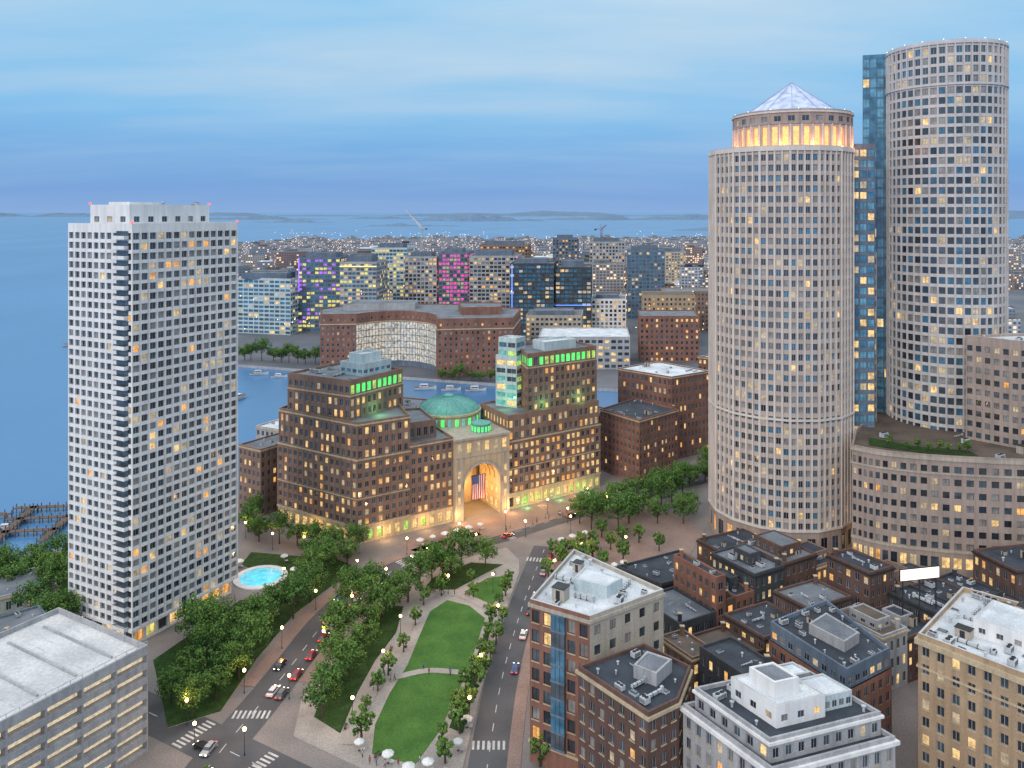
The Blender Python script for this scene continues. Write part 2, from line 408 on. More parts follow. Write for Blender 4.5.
def at(P,s):
    for i in range(len(P)-1):
        l=(P[i+1]-P[i]).length
        if s<=l: return P[i]+(P[i+1]-P[i])*(s/l),(P[i+1]-P[i]).normalized()
        s-=l
    return P[-1],(P[-1]-P[-2]).normalized()
def dash(P,off,z,ln,gap,w,mat,mb):
    s=0
    tot=sum((P[i+1]-P[i]).length for i in range(len(P)-1))
    while s+ln<tot:
        a,d=at(P,s);n=Vector((d.y,-d.x));c=a+n*off
        T=Matrix.Translation((c.x,c.y,z))@Matrix.Rotation(math.atan2(d.y,d.x),4,'Z')
        mb.face([T@Vector(q) for q in((0,-w/2,0),(ln,-w/2,0),(ln,w/2,0),(0,w/2,0))],mat); s+=ln+gap
# ------------------------------------------------------------ setting
NEAR=[(-260,-60),(900,-60),(900,480),(200,440),(60,415),(-20,395),(-60,392),(-105,375),(-112,345),(-125,320),(-150,290),(-186,275),(-195,240)]
FAR=[(-222,632),(0,556),(120,535),(900,520),(6000,800),(6000,3400),(600,3700),(-900,3300),(-950,2600),(-480,1300),(-290,800)]
mb=MB()
for P_,mt in((NEAR,'paving'),(FAR,'far_ground')):
    mb.face([(x,y,0) for x,y in P_],mt)
    for i in range(len(P_)):
        a=P_[i];b=P_[(i+1)%len(P_)]; mb.face([(*a,-4),(*b,-4),(*b,0),(*a,0)],'grey_stone')
ob('ground',mb.mesh('ground'),None,kind='structure')
mb=MB(); mb.face([(-90000,-500,-2),(90000,-500,-2),(90000,120000,-2),(-90000,120000,-2)],'water'); ob('water',mb.mesh('water'),None,kind='structure')
LR=smooth([(-70,150),(-67,165),(-64.5,180),(-61,197),(-58,214),(-54.5,235),(-48,254),(-37,271),(-22,284),(-4,296),(14,310),(38,328),(70,350),(110,372),(170,395)])
RR=smooth([(-8,150),(-6,165),(-4.5,185),(-3,202),(-.5,221),(3.5,245),(8,268),(12,287)])
CR=smooth([(-30,158.5),(-62,177.5),(-90,193.5),(-125,213.5),(-160,234)])
RW=4.9
ribbon('road',LR,-RW,RW,.012,'asphalt'); ribbon('road',RR,-4.2,4.2,.008,'asphalt'); ribbon('road',CR,-5.5,5.5,.016,'asphalt')
ribbon('pavement',LR,-8.6,-RW,.13,'brick_paving',.12,26,70)
ribbon('pavement',LR,RW,8.4,.136,'brick_paving',.12,28,64)
ribbon('pavement',RR,4.2,7.2,.13,'brick_paving',.12,0,48)
park=[(-50,183),(-30,171),(-22,165),(-11.4,165),(-9.4,185),(-7.6,202),(-5.2,221),(-1.3,245),(2.4,266),(2.4,276),(-2,286),(-13,279),(-18,275.5),(-31,263.8),(-41.5,249),(-47,233),(-50,214),(-51.8,197)]
slab('park_pavement',[park],.0,.13,'path_stone','kerb_stone')
lawn=[(-31,177),(-21,173.5),(-17,184),(-14,197),(-11.5,210),(-9.5,224),(-8,236),(-13,243.5),(-20,247),(-24.6,240),(-26.2,226),(-27.6,212),(-30.5,199),(-32,187)]
lawn2=[(-15,252.5),(-6,244),(-2.5,254),(-.5,264),(-8,262)]
lawn3=[(-47,190),(-39.5,184),(-38.5,200),(-36.5,214),(-33,228),(-33,243),(-39,244),(-44.5,231),(-47.5,213)]
lawn4=[(-28,254),(-18,254),(-10,264),(-3,272),(-14,273.5),(-26,262)]
bed5=[(-14.6,186),(-11.3,184),(-9.6,200),(-7.8,214),(-6.5,226),(-5.5,236),(-6.6,236),(-8.6,222),(-10.8,208),(-12.9,196)]
slab('lawn',[lawn,lawn2],.13,.2,'lawn_grass'); slab('planting_bed',[lawn3,lawn4,bed5],.13,.22,'planting')
slab('planting_bed',[[(-96,214),(-80,186),(-70,192),(-68.5,214),(-65,238),(-58,256),(-50,268),(-60,276),(-92,282),(-92,272),(-72,258),(-76,250),(-84,247)]],0,.15,'planting','kerb_stone')
slab('lawn',[[(-185,272),(-150,286),(-128,250),(-150,222),(-190,236)]],0,.12,'lawn_grass')
P2=smooth([(-37,180),(-35.5,196),(-31.8,213),(-30,230),(-28.5,246),(-18,251),(-5,240)]); ribbon('path',P2,-1.4,1.4,.24,'path_stone')
P3=smooth([(-30,206),(-22,209),(-12,208)]); ribbon('path',P3,-1.1,1.1,.243,'path_stone')
slab('plaza',[[(-42,288),(-30,279.5),(-12,291.5),(6,304.5),(26,320),(40,332),(36,344),(-2,319),(-23,306)]],0,.13,'brick_paving','kerb_stone')
slab('plaza',[[(16,292),(11,270),(12,256),(30,258),(60,275),(72,300),(60,330)]],0,.12,'brick_paving','kerb_stone')
mb=MB()
dash(LR,0,.024,3,4,.22,'road_paint',mb)
dash(RR,0,.024,3,4,.2,'road_paint',mb);dash(CR,0,.026,3,4,.2,'road_paint',mb)
def zebra(c,d,wid,ln,mb):
    d=Vector(d).normalized();ang=math.atan2(d.y,d.x);k=-wid/2
    while k<wid/2:
        T=Matrix.Translation((c[0],c[1],.03))@Matrix.Rotation(ang,4,'Z')
        mb.face([T@Vector(q) for q in((k,-ln/2,0),(k+.55,-ln/2,0),(k+.55,ln/2,0),(k,ln/2,0))],'road_paint');k+=1.15
zebra((-62,191),(1,.0),9,3,mb);zebra((-66,169),(1,.1),9,3,mb);zebra((-73,184),(.5,.87),10,3,mb);zebra((-55,173),(.5,.87),10,3,mb)
zebra((-2,297.5),(-.55,.83),9,3,mb);zebra((-36,272.5),(-.75,.66),9,3,mb);zebra((9,276),(1,-.2),8,3,mb);zebra((-5,180),(1,0),8,3,mb)
ob('road_marking',mb.mesh('road_marking'),None,kind='structure')
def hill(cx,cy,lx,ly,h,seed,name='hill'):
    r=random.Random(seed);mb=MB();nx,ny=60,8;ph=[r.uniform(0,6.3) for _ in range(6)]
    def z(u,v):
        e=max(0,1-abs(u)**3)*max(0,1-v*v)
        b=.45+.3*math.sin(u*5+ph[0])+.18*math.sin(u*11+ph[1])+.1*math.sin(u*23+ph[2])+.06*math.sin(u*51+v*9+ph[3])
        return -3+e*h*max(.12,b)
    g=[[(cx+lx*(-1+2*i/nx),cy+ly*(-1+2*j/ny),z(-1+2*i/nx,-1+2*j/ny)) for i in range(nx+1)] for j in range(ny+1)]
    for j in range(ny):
        for i in range(nx): mb.face([g[j][i],g[j][i+1],g[j+1][i+1],g[j+1][i]],'hill_haze_blue')
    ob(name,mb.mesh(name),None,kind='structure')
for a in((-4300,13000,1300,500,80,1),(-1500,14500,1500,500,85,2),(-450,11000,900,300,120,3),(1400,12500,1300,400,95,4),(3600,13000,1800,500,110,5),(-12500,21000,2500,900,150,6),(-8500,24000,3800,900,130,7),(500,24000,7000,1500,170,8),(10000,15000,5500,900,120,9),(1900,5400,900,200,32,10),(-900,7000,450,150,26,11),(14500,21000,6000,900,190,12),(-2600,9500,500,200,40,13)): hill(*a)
# ------------------------------------------------------------ near landmark towers
B=Bld('apartment_tower','tall white concrete apartment tower with stacked balconies beside harbour','tower',(-107,240))
A0=Vector((-104.1,219.2));ud=Vector((.46,.888)).normalized();vd=Vector((-.888,.46)).normalized()
ap=[A0+vd*27.7,A0,A0+ud*37.6,A0+ud*37.6+vd*27.7];ap=[tuple(p) for p in ap]
st_l=S(bay=2.77,fl=2.75,wf=.72,hf=.66,rec=.45,lit=.05,pal='home');st_r=S(bay=2.69,fl=2.75,wf=.78,hf=.68,rec=.45,lit=.12,pal='home',fin=.25,finw=.14)
B.block(ap,5,115.2,'white_concrete',st_r,'white_roof',{0:st_l},parapet=1.6)
shop=S(bay=4,fl=5,wf=.8,hf=.75,rec=.8,lit=.8,pal='shop',frame='frame_dark')
B.block(offs(ap,-1.2),0,5,'white_concrete',shop)
B.band(offs(ap,-1.2),4.6,.8,1.5,'white_concrete','floor_slab')
pent=[tuple(A0+vd*a+ud*b) for a,b in((22,3),(5,3),(5,31),(22,31))]
B.block(pent,115.2,121.2,'white_concrete',S(bay=5,fl=5,wf=.4,hf=.3,lit=.1,rec=.3),'white_roof',part='penthouse')
pent2=[tuple(A0+vd*a+ud*b) for a,b in((18,6),(9,6),(9,16),(18,16))]
B.block(pent2,121.2,122.6,'white_concrete',None,'grey_roof',part='penthouse',parapet=.3)
B.units(ap,115.2,10,avoid=[pent]); B.units(pent,121.2,6,avoid=[pent2])
bm=MB();bm.box(-2.6,2.6,-1.5,0,0,.18,'white_concrete');bm.box(-2.6,2.6,-1.5,-1.42,.18,1.0,'white_concrete');bm.box(-2.6,-2.5,-1.42,0,.18,1.0,'white_concrete');bm.box(2.5,2.6,-1.42,0,.18,1.0,'white_concrete');bm.box(-2.5,2.5,-.02,-.004,.18,2.3,'g_mid');bme=bm.mesh('balcony')
for k in range(40):
    z=5+2.755*k
    if z>112.6: break
    ob('balcony',bme,B.e,B.L(A0+vd*4.0,z),math.atan2(-vd.y,-vd.x))
lamp=MB();lamp.lathe([(.01,.0),(.35,.1),(.35,.5),(.01,.65)],8,'red_glow');lmr=lamp.mesh('warning_lamp')
for p in (pent[0],pent[2],ap[1],ap[2]): ob('warning_lamp',lmr,B.e,B.L(p,122.1 if p in pent else 116.8))
B.finish()
# parking garage
B=Bld('parking_garage','concrete multi storey parking garage with glowing panes in its decks','garage',(-110,170),wname='deck_glow_pane')
gu=Vector((.5,.866));gv=Vector((-.866,.5));G0=Vector((-81,178))
gp=[tuple(G0+gv*34-gu*75),tuple(G0-gu*75),tuple(G0),tuple(G0+gv*34)]
B.block(gp,0,22.5,'grey_stone',S(bay=7.5,fl=2.9,wf=.95,hf=.56,rec=1.6,lit=1,pal='deck',top=.2,mull=0,frame='frame_dark'),'deck_concrete',parapet=1.2)  # emissive panes close the deck bays, imitating lit interiors
mk=MB();mk.face([(0,-.08,0),(8,-.08,0),(8,.08,0),(0,.08,0)],'road_paint');mkm=mk.mesh('parking_line')
for i in range(24):
    for r0 in (4,20): ob('parking_line',mkm,B.e,(*(G0-gu*(3+i*2.9)+gv*r0-B.c),22.52),math.atan2(gv.y,gv.x))
rb=MB();rb.box(0,26,-.2,.2,0,.4,'grey_stone');rbm=rb.mesh('deck_beam')
for i in range(9): ob('deck_beam',rbm,B.e,(*(G0-gu*(6+i*8)+gv*4-B.c),22.51),math.atan2(gv.y,gv.x))
rl=MB();rl.box(0,75,-.05,.05,2.0,2.1,'unit_metal')
for i in range(31): rl.box(i*2.5-.04,i*2.5+.04,-.05,.05,1.2,2.0,'unit_metal')
ob('railing',rl.mesh('railing'),B.e,(*(G0-gu*75-B.c+gv*.25),22.5),math.atan2(gu.y,gu.x))
B.finish()
# domed arch hotel on the wharf ---------------------------------
B=Bld('waterfront_hotel','brown brick waterfront hotel with great arch and green dome','hotel',(-20,325))
hs=S(bay=2.75,fl=3.3,wf=.55,hf=.6,rec=.3,lit=.30,pal='hotel',top=.5,sill=0,fin=.12,finw=.25)
hshop=S(bay=4.2,fl=6,wf=.7,hf=.72,rec=.6,lit=.9,pal='shop',frame='frame_dark',wall='cream_stone')
hgshop=S(bay=3.4,fl=6,wf=.6,hf=.66,rec=.6,lit=.95,pal='gshop',frame='frame_dark',wall='cream_stone')
hg=S(bay=2.75,fl=4.6,wf=.72,hf=.74,rec=.3,lit=.95,pal='green')
LA=[(-91,311),(-56,288.5),(-38,300.3),(-50,333),(-80,338)]
B.block(LA,0,6,'cream_stone',hshop,None,{1:hgshop});B.block(LA,6,30,'brown_brick',hs);B.band(LA,30,.6,.25,'cream_stone');B.band(LA,16,.35,.2,'cream_stone')
LA2=offs(LA,-.4);B.block(LA2,30,43,'brown_brick',hs,'grey_roof');B.band(LA2,42.6,.5,.3,'cream_stone');B.band(LA,5.8,.7,.3,'cream_stone')
LT=[(-86.6,309.5),(-59.7,294.9),(-43.5,318),(-70,333)]
B.block(LT,43,52,'brown_brick',hs);B.block(LT,52,57,'brown_brick',S(bay=2.75,fl=4.6,wf=.6,hf=.5,rec=.3,lit=.1,pal='hotel'),'grey_roof',{1:hg});B.band(LT,51.7,.5,.3,'cream_stone')
LM=[(-67,312),(-57,306),(-48,318),(-58,325)]
B.block(LM,57,61,'pale_panel',S(bay=3,fl=3.4,wf=.7,hf=.4,lit=.0,pal='sky'),'white_roof',part='penthouse');B.block([(-64,314),(-58,310),(-52,318),(-58,322)],61,64,'pale_panel',None,'white_roof',part='penthouse')
B.units(LT,57,10,avoid=[LM])
LB=[(-38,300.2),(-22.8,310),(-36,336),(-49.5,333)]
B.block(LB,0,6,'cream_stone',hgshop);B.block(LB,6,32,'brown_brick',hs,'grey_roof');B.band(LB,31.6,.5,.3,'cream_stone')
LB2=[(-42,306),(-30,313.5),(-38,332),(-50,329)];B.block(LB2,32,38,'brown_brick',hs,'grey_roof')
RC=[(-1.6,322),(38.4,349),(26,372),(-14,345)]
B.block(RC,0,6,'cream_stone',hgshop);B.block(RC,6,27,'brown_brick',S(bay=2.75,fl=3.4,wf=.6,hf=.62,lit=.6,pal='hotel',fin=.12,finw=.25));B.band(RC,27,.6,.25,'cream_stone');B.band(RC,5.8,.7,.3,'cream_stone');B.band(RC,16,.35,.2,'cream_stone')
RC2=offs(RC,-.4);B.block(RC2,27,37,'brown_brick',S(bay=2.75,fl=3.3,wf=.55,hf=.58,lit=.5,pal='hotel'),'grey_roof')
RD=[(6.5,331),(37,351.5),(26,369),(1,355)]
B.block(RD,37,55.5,'brown_brick',hs);B.block(RD,55.5,60.5,'brown_brick',hg,'grey_roof');B.band(RD,55.1,.5,.3,'cream_stone')
B.block([(14,342),(28,351),(24,359),(9,350)],60.5,63.5,'pale_panel',None,'white_roof',part='penthouse')
RX=[(-7,343),(2,338.5),(7,346),(-2,350)]
B.block(RX,37,58,'pale_panel',S(bay=5,fl=3.4,wf=.86,hf=.6,rec=.2,lit=.45,pal='teal'),'white_roof',part='glass_stair_tower');B.block(offs(RX,-.8),58,65.5,'pale_panel',S(bay=5,fl=3.4,wf=.86,hf=.6,rec=.2,lit=.5,pal='teal'),'white_roof',part='glass_stair_tower')
c0=Vector((-22.8,310));c1=Vector((-1.6,322));dd=(c1-c0).normalized();W=(c1-c0).length;mid=(c0+c1)/2;ang=math.atan2(dd.y,dd.x)
T=Matrix.Translation((*(mid-B.c),0))@Matrix.Rotation(ang,4,'Z');a=8;hsq=13;H=31
out=[(-W/2,0),(-a,0),(-a,hsq)]+[(-a*math.cos(t),hsq+a*math.sin(t)) for t in [math.pi*i/20 for i in range(1,20)]]+[(a,hsq),(a,0),(W/2,0),(W/2,H),(-W/2,H)]
mb=MB();fy,by=-1.2,17
mb.face([T@Vector((x,fy,z)) for x,z in out],'cream_stone');mb.face([T@Vector((x,by,z)) for x,z in out[::-1]],'cream_stone')
for i in range(len(out)):
    p=out[i];q=out[(i+1)%len(out)]
    mb.face([T@Vector((p[0],fy,p[1])),T@Vector((p[0],by,p[1])),T@Vector((q[0],by,q[1])),T@Vector((q[0],fy,q[1]))],'cream_stone')
B.mesh(mb,'arch_wall')
mb=MB()
for i in range(20):
    t0=math.pi*i/20;t1=math.pi*(i+1)/20
    for (r0,r1,o) in((a+.02,a+1.0,-.35),(a+1.2,a+1.6,-.2)):
        q=[(-r0*math.cos(t0),hsq+r0*math.sin(t0)),(-r1*math.cos(t0),hsq+r1*math.sin(t0)),(-r1*math.cos(t1),hsq+r1*math.sin(t1)),(-r0*math.cos(t1),hsq+r0*math.sin(t1))]
        mb.face([T@Vector((x,fy+o,z)) for x,z in q][::-1],'beige_stone')
        mb.face([T@Vector((q[1][0],fy,q[1][1])),T@Vector((q[1][0],fy+o,q[1][1])),T@Vector((q[2][0],fy+o,q[2][1])),T@Vector((q[2][0],fy,q[2][1]))],'beige_stone')
mb.box(-W/2-.3,W/2+.3,fy-.5,by+.3,H,H+.9,'beige_stone',T);mb.box(-W/2-.1,W/2+.1,fy-.3,fy-.003,24.4,25,'beige_stone',T)
for x in (-W/2+.2,-a-1.6,a+.4,W/2-1.4): mb.box(x,x+1.2,fy-.35,fy-.004,0,24.3,'beige_stone',T)
B.mesh(mb,'arch_moulding')
for yy in (3,7,11,15):
    mb=MB()
    for i in range(20):
        t0=math.pi*i/20;t1=math.pi*(i+1)/20;r0,r1=a-.5,a-.01
        ya,yb=yy,yy+.8
        A=[(-r0*math.cos(t0),hsq+r0*math.sin(t0)),(-r0*math.cos(t1),hsq+r0*math.sin(t1))];C=[(-r1*math.cos(t0),hsq+r1*math.sin(t0)),(-r1*math.cos(t1),hsq+r1*math.sin(t1))]
        mb.face([T@Vector((A[0][0],ya,A[0][1])),T@Vector((A[0][0],yb,A[0][1])),T@Vector((A[1][0],yb,A[1][1])),T@Vector((A[1][0],ya,A[1][1]))],'cream_stone')
        mb.face([T@Vector((A[0][0],ya,A[0][1])),T@Vector((A[1][0],ya,A[1][1])),T@Vector((C[1][0],ya,C[1][1])),T@Vector((C[0][0],ya,C[0][1]))],'cream_stone')
    B.mesh(mb,'vault_rib')
for i in range(6):
    x=-W/2+2.4+i*(W-4.8)/5; p=T@Vector((x,fy-.06,28)); ob('window',wtemplate(1.8,3.6,'g_warm' if i%2 else 'g_soft',1,'frame_white'),B.e,p,ang)
for x in(-W/2+2,W/2-2):
    for z in(8,13,18):
        p=T@Vector((x,fy-.06,z)); ob('window',wtemplate(1.4,2.8,'g_warm',1,'frame_white'),B.e,p,ang)
for yy in (2,6,10,14):
    for z in (3,8.5):
        p=T@Vector((a-.06,yy,z)); ob('window',wtemplate(2.2,3.6,'g_warm',1,'frame_dark'),B.e,p,ang-math.pi/2)
mb=MB();mb.lathe([(3.9,31.9),(3.9,34.6),(4.2,34.7),(4.2,35.2),(3.2,35.5),(.02,36.4)],16,'copper_green',c=tuple((T@Vector((3,6,0))).xy));B.mesh(mb,'lantern')
for i in range(16):
    t=2*math.pi*(i+.5)/16
    c=T@Vector((3,6,34)); ob('window',wtemplate(1.0,2.2,'g_green',0,'frame_white'),B.e,(c.x+3.88*math.cos(t),c.y+3.88*math.sin(t),33.2),t+math.pi/2)
rc=(-27-B.c.x,341-B.c.y);mb=MB();mb.lathe([(13.2,0),(13.2,35.5),(13.9,35.6),(13.9,36.4),(13.2,36.5)],40,'cream_stone',c=rc)
B.mesh(mb,'drum')
mb=MB();pr=[(13.2,36.5),(12.8,37.1),(11.3,38.5),(9.1,39.8),(6.2,40.8),(3,41.4),(2.2,41.5),(2.2,42.1),(1.6,42.4),(.02,42.9)];mb.lathe(pr,28,'copper_green',c=rc)
for i in range(28):
    t=2*math.pi*i/28
    for (r0,z0),(r1,z1) in zip(pr[1:6],pr[2:7]): mb.rod((rc[0]+r0*math.cos(t),rc[1]+r0*math.sin(t),z0+.05),(rc[0]+r1*math.cos(t),rc[1]+r1*math.sin(t),z1+.05),.12,.12,'copper_green',4,False)
B.mesh(mb,'dome')
for i in range(28):
    t=2*math.pi*(i+.5)/28
    if math.sin(t)<.3: ob('window',wtemplate(1.6,3,'g_green' if i%2==0 else 'g_teal',0,'frame_white'),B.e,(rc[0]+13.22*math.cos(t),rc[1]+13.22*math.sin(t),33.2),t+math.pi/2)
B.finish()
def light(name,loc,pw,col,parent=None,rad=.3):
    l=bpy.data.lights.new(name,'POINT');l.energy=pw;l.color=col;l.shadow_soft_size=rad
    o=bpy.data.objects.new(name,l);coll.objects.link(o);o.location=loc
    if parent:o.parent=parent
    return o
for y,z,pw in((2.5,10,3400),(11,9,3600),(-6,5,1300)):
    p=T@Vector((0,y,z));light('arch_light',p,pw,(1,.58,.20),B.e,.6)
for x in (-11.5,11.5):
    p=T@Vector((x,-4,3));light('facade_light',p,1200,(1,.64,.28),B.e,.5)
for (x,y,z,pw) in((-50,302.5,45.5,900),(-30,322,40,600),(14,333,40,700),(30,343,40,700),(-68,297,1.5,400),(6,324,1.5,400),(20,333,1.5,400),(33,342,1.5,400),(-3,336,40,600)): light('green_floodlight',(x-B.c.x,y-B.c.y,z),pw,(.3,1,.35),B.e,.5)
for (x,y) in((-74,297),(-46,292),(-32,301),(12,327),(27,337)): light('facade_light',(x-B.c.x,y-B.c.y,3),900,(1,.6,.25),B.e,.5)
fl=MB();
for i in range(13):
    x0=-2.2+i*4.4/13;x1=x0+4.4/13
    for k in range(8):
        z0=-k*.9;z1=z0-.9
        yy=lambda x,z:.12*math.sin(x*2.4+z*.8)
        m_='flag_red' if i%2==0 else 'flag_white'
        if i<7 and k<3: m_='flag_blue'
        fl.face([(x0,yy(x0,z1),z1),(x1,yy(x1,z1),z1),(x1,yy(x1,z0),z0),(x0,yy(x0,z0),z0)],m_)
for i in range(9):
    for k in range(5+(i%2==0)):
        x=-2.08+i*.25;z=-.25-k*.45-(.22 if i%2 else 0)
        if z>-2.6: fl.face([(x-.08,-.16,z),(x,-.16,z-.08),(x+.08,-.16,z),(x,-.16,z+.08)],'flag_white')
e=thing('flag','stars and stripes flag hanging inside the lit arch','flag',tuple(Matrix.Translation((B.c.x,B.c.y,0))@(T@Vector((-1.5,-.6,16.6)))),ang);e.scale=(1.4,1.4,1.3);ob('cloth',fl.mesh('cloth'),e)
pm=MB();pm.rod((-2.4,0,.05),(2.4,0,.05),.08,.08,'dark_metal');pm.rod((0,0,.05),(0,0,2.8),.04,.04,'dark_metal');ob('pole',pm.mesh('pole'),e)
# granite tower with pyramid ------------------------------------
B=Bld('office_tower','faceted granite office tower with lit drum and pyramid roof','skyscraper',(100.5,300))
body=circ(100.5,300,25.6,16,.196);ts=S(bay=2.5,fl=3.6,wf=.64,hf=.62,rec=.4,lit=.08,pal='tower',top=1.5,fin=.45,finmat='pink_granite_pale',finw=.26)
B.block(body,0,10,'podium_granite',S(bay=4,fl=5,wf=.6,hf=.6,lit=.5,pal='hotel'));B.block(body,10,142.2,'pink_granite',ts,'grey_roof')
for z in(10,48): B.band(body,z,.7,.6,'pink_granite_pale')
B.band(body,141.2,1.6,.6,'pink_granite_pale')
dr=circ(104.8,300,21,36)
B.block(dr,142.2,151,'pink_granite',S(bay=9,fl=8.4,wf=.56,hf=.9,rec=.7,lit=1,pal='orange',top=.4,mull=0,fin=.5,finw=.2,finmat='pink_granite_pale'));B.block(circ(104.8,300,21.3,28),151,155.3,'podium_granite',S(bay=9,fl=3.6,wf=.5,hf=.5,rec=.3,lit=.1,pal='office'),'grey_roof')
B.band(dr,155,.6,.7,'pink_granite_pale')
mb=MB();k=12;mb.lathe([(17.6,155.4),(17.2,156.6),(.05,168.4)],k,'g_pyramid',c=(4.3,0),a0=.2)
for i in range(k):
    t=.2+2*math.pi*i/k;mb.rod((4.3+17.3*math.cos(t),17.3*math.sin(t),156.6),(4.3,0,168.6),.09,.06,'pyramid_seam',5)
B.mesh(mb,'pyramid_roof')
lw=MB();lw.lathe([(.01,0),(.16,.05),(.16,.28),(.01,.33)],6,'bulb_glow');lww=lw.mesh('parapet_lamp')
for i in range(0,28,2):
    t=2*math.pi*i/28;ob('parapet_lamp',lww,B.e,(4.3+21*math.cos(t),21*math.sin(t),156.2))
for i in range(7):
    t=-math.pi*(.05+.15*i);light('crown_light',(4.3+23.2*math.cos(t),23.2*math.sin(t),143.4),1300,(1,.38,.14),B.e,.5)
gw=[(124,292),(132.5,292),(132.8,309),(121,309)]
B.block(gw,0,144,'blue_grey_panel',S(bay=2.8,fl=3.85,wf=.84,hf=.66,rec=.1,lit=.35,pal='sky',frame='frame_dark'),'grey_roof',part='glass_wing')
gw2=[(132.6,296),(136.4,299),(137.5,310),(132.6,310)]
B.block(gw2,0,104,'pink_granite',S(bay=2.2,fl=3.85,wf=.6,hf=.6,lit=.1,pal='tower'),'grey_roof',part='side_wing')
B.finish()
# taller round tower
B=Bld('office_tower','taller round granite and glass office tower with flat lit crown','skyscraper',(165.2,305))
cx,cy,cr_=165.2,305,20.2
body=circ(cx,cy,cr_,46)
B.block(body,0,166,'cool_granite',S(bay=9,fl=3.55,wf=.76,hf=.68,rec=.3,lit=.09,pal='tower',fin=.3,finmat='cool_granite',finw=.15,frame='frame_dark'));B.block(body,166,181,'cool_granite',S(bay=9,fl=3.5,wf=.70,hf=.7,rec=.35,lit=.12,pal='tower',top=1,fin=.4,finw=.22,finmat='cool_granite'),'grey_roof')
for z in(165.6,180.4): B.band(body,z,.8,.5,'cool_granite')
gs=[(138.5,316),(153,311),(158,335),(148.5,335)]
B.block(gs,0,181,'g_blue',S(bay=2.4,fl=3.85,wf=.9,hf=.84,rec=.05,lit=.03,pal='sky',frame='frame_dark'),'grey_roof',part='glass_wing')
for i in range(0,36,2):
    t=2*math.pi*i/36;ob('parapet_lamp',lww,B.e,(20.1*math.cos(t),20.1*math.sin(t),182))
B.units(circ(cx,cy,15,12),181,8)
B.finish()
# podium
B=Bld('podium_building','low curved granite office building with rooftop garden terrace','building',(150,275))
PD=smooth([(113,266),(120,260),(133,255),(150,251.5),(170,249.5),(200,250)],5);PD=[tuple(p) for p in PD]+[(235,256),(235,340),(139,340),(133,300),(122,284)]
ps=S(bay=2.7,fl=3.7,wf=.60,hf=.52,rec=.35,lit=.12,pal='office',top=1.2,frame='frame_dark')
B.block(PD,0,12,'podium_granite',S(bay=5,fl=5.6,wf=.7,hf=.6,lit=.5,pal='hotel',frame='frame_dark'));B.block(PD,12,41.5,'podium_granite',ps,'brown_roof',parapet=1.2)
B.band(PD,41,1,.35,'beige_stone');B.band(PD,36.6,.5,.25,'beige_stone');B.band(PD,12,.6,.3,'beige_stone')
pb=[(120,269),(134,260),(150,257),(150,263),(136,267),(124,278)]
mb=MB();mb.face([B.L(p,41.7) for p in pb],'planting');B.mesh(mb,'roof_garden')
rx=[(176,256),(200,258),(200,264),(176,263)];B.block(rx,41.5,45,'grey_stone',S(bay=3,fl=3,lit=.2),'white_roof',part='penthouse')
B.units(PD,41.5,24,avoid=[circ(163,305,24,10),rx,pb]);B.finish()
B=Bld('office_block','brown granite office block with square windows above podium roof','building',(176,276))
B.block([(157,277),(168,264.5),(200,275),(196,284)],41.6,76.5,'podium_granite',S(bay=2.7,fl=3.6,wf=.6,hf=.52,lit=.12,top=1.5,frame='frame_dark'),'white_roof')
B.units([(157,277),(168,264.5),(200,275),(196,284)],76.5,7);B.finish()
# ------------------------------------------------------------ foreground blocks
B=Bld('brick_office_building','brick and beige office building with white roof and glass corner','building',(18,182))
F1=[(3.9,175),(16.3,167.5),(34,179.5),(15.5,201)]
f1l=S(bay=3.0,fl=3.7,wf=.64,hf=.64,rec=.3,lit=.16,pal='office',frame='frame_dark',wall='red_brick',base=4.5,sill=1);f1r=S(bay=4.1,fl=3.7,wf=.42,hf=.5,rec=.3,lit=.15,frame='frame_dark',wall='beige_stone',base=4.5)
B.block(F1,0,34.5,'beige_stone',f1r,'white_roof',{0:f1l,3:f1l});B.band(F1,33.8,.7,.35,'beige_stone');B.band(F1,4.2,.5,.3,'cream_stone')
TT=Matrix.Translation((*(Vector((10.1,171.2))-B.c),0))@Matrix.Rotation(math.atan2(-7.5,12.4),4,'Z')
gb=MB()
for k in range(8):
    z=5+k*3.6
    gb.box(-1.7,1.7,-.9,-.01,z,z+.5,'blue_grey_panel',TT)
    gb.box(-1.6,1.6,-.82,-.012,z+.5,z+3.6,'g_blue' if k%3 else 'g_mid',TT)
    for q in(-.55,.55): gb.box(q-.05,q+.05,-.88,-.821,z+.5,z+3.6,'frame_dark',TT)
B.mesh(gb,'bay_window')
pp=[(14,181),(21,177),(25,181),(17,187)];B.block(pp,34.5,37.0,'pale_panel',None,'white_roof',part='penthouse',parapet=.2);B.units(F1,34.5,20,.5,1.1,avoid=[pp]);B.finish()
B=Bld('brick_apartment_building','dark brick apartment building with flat tar roof and vents','building',(26,157))
F2=[(13.3,161),(24.9,146),(31.3,150.3),(36,161),(28,169.5)]
B.block(F2,0,28,'dark_brick',S(bay=2.6,fl=3.3,wf=.5,hf=.55,rec=.25,lit=.16,pal='home',sill=1,base=3.5),'dark_roof',parapet=.7);B.band(F2,27.2,.6,.4,'cream_stone')
pp=[(24,158),(28,155),(32,160),(27.5,163)];B.block(pp,28,30.4,'grey_stone',None,'grey_roof',part='penthouse',parapet=.2);B.units(F2,28,22,.5,1.0,avoid=[pp]);B.finish()
B=Bld('grey_office_building','grey stepped stone office building with white rooftop plant rooms','building',(50,147))
fL,fN,fR=Vector((32.3,151)),Vector((43.3,133.3)),Vector((67.8,141.5))
def FQ(a,b): return tuple(fN+(fR-fN)*a+(fL-fN)*b)
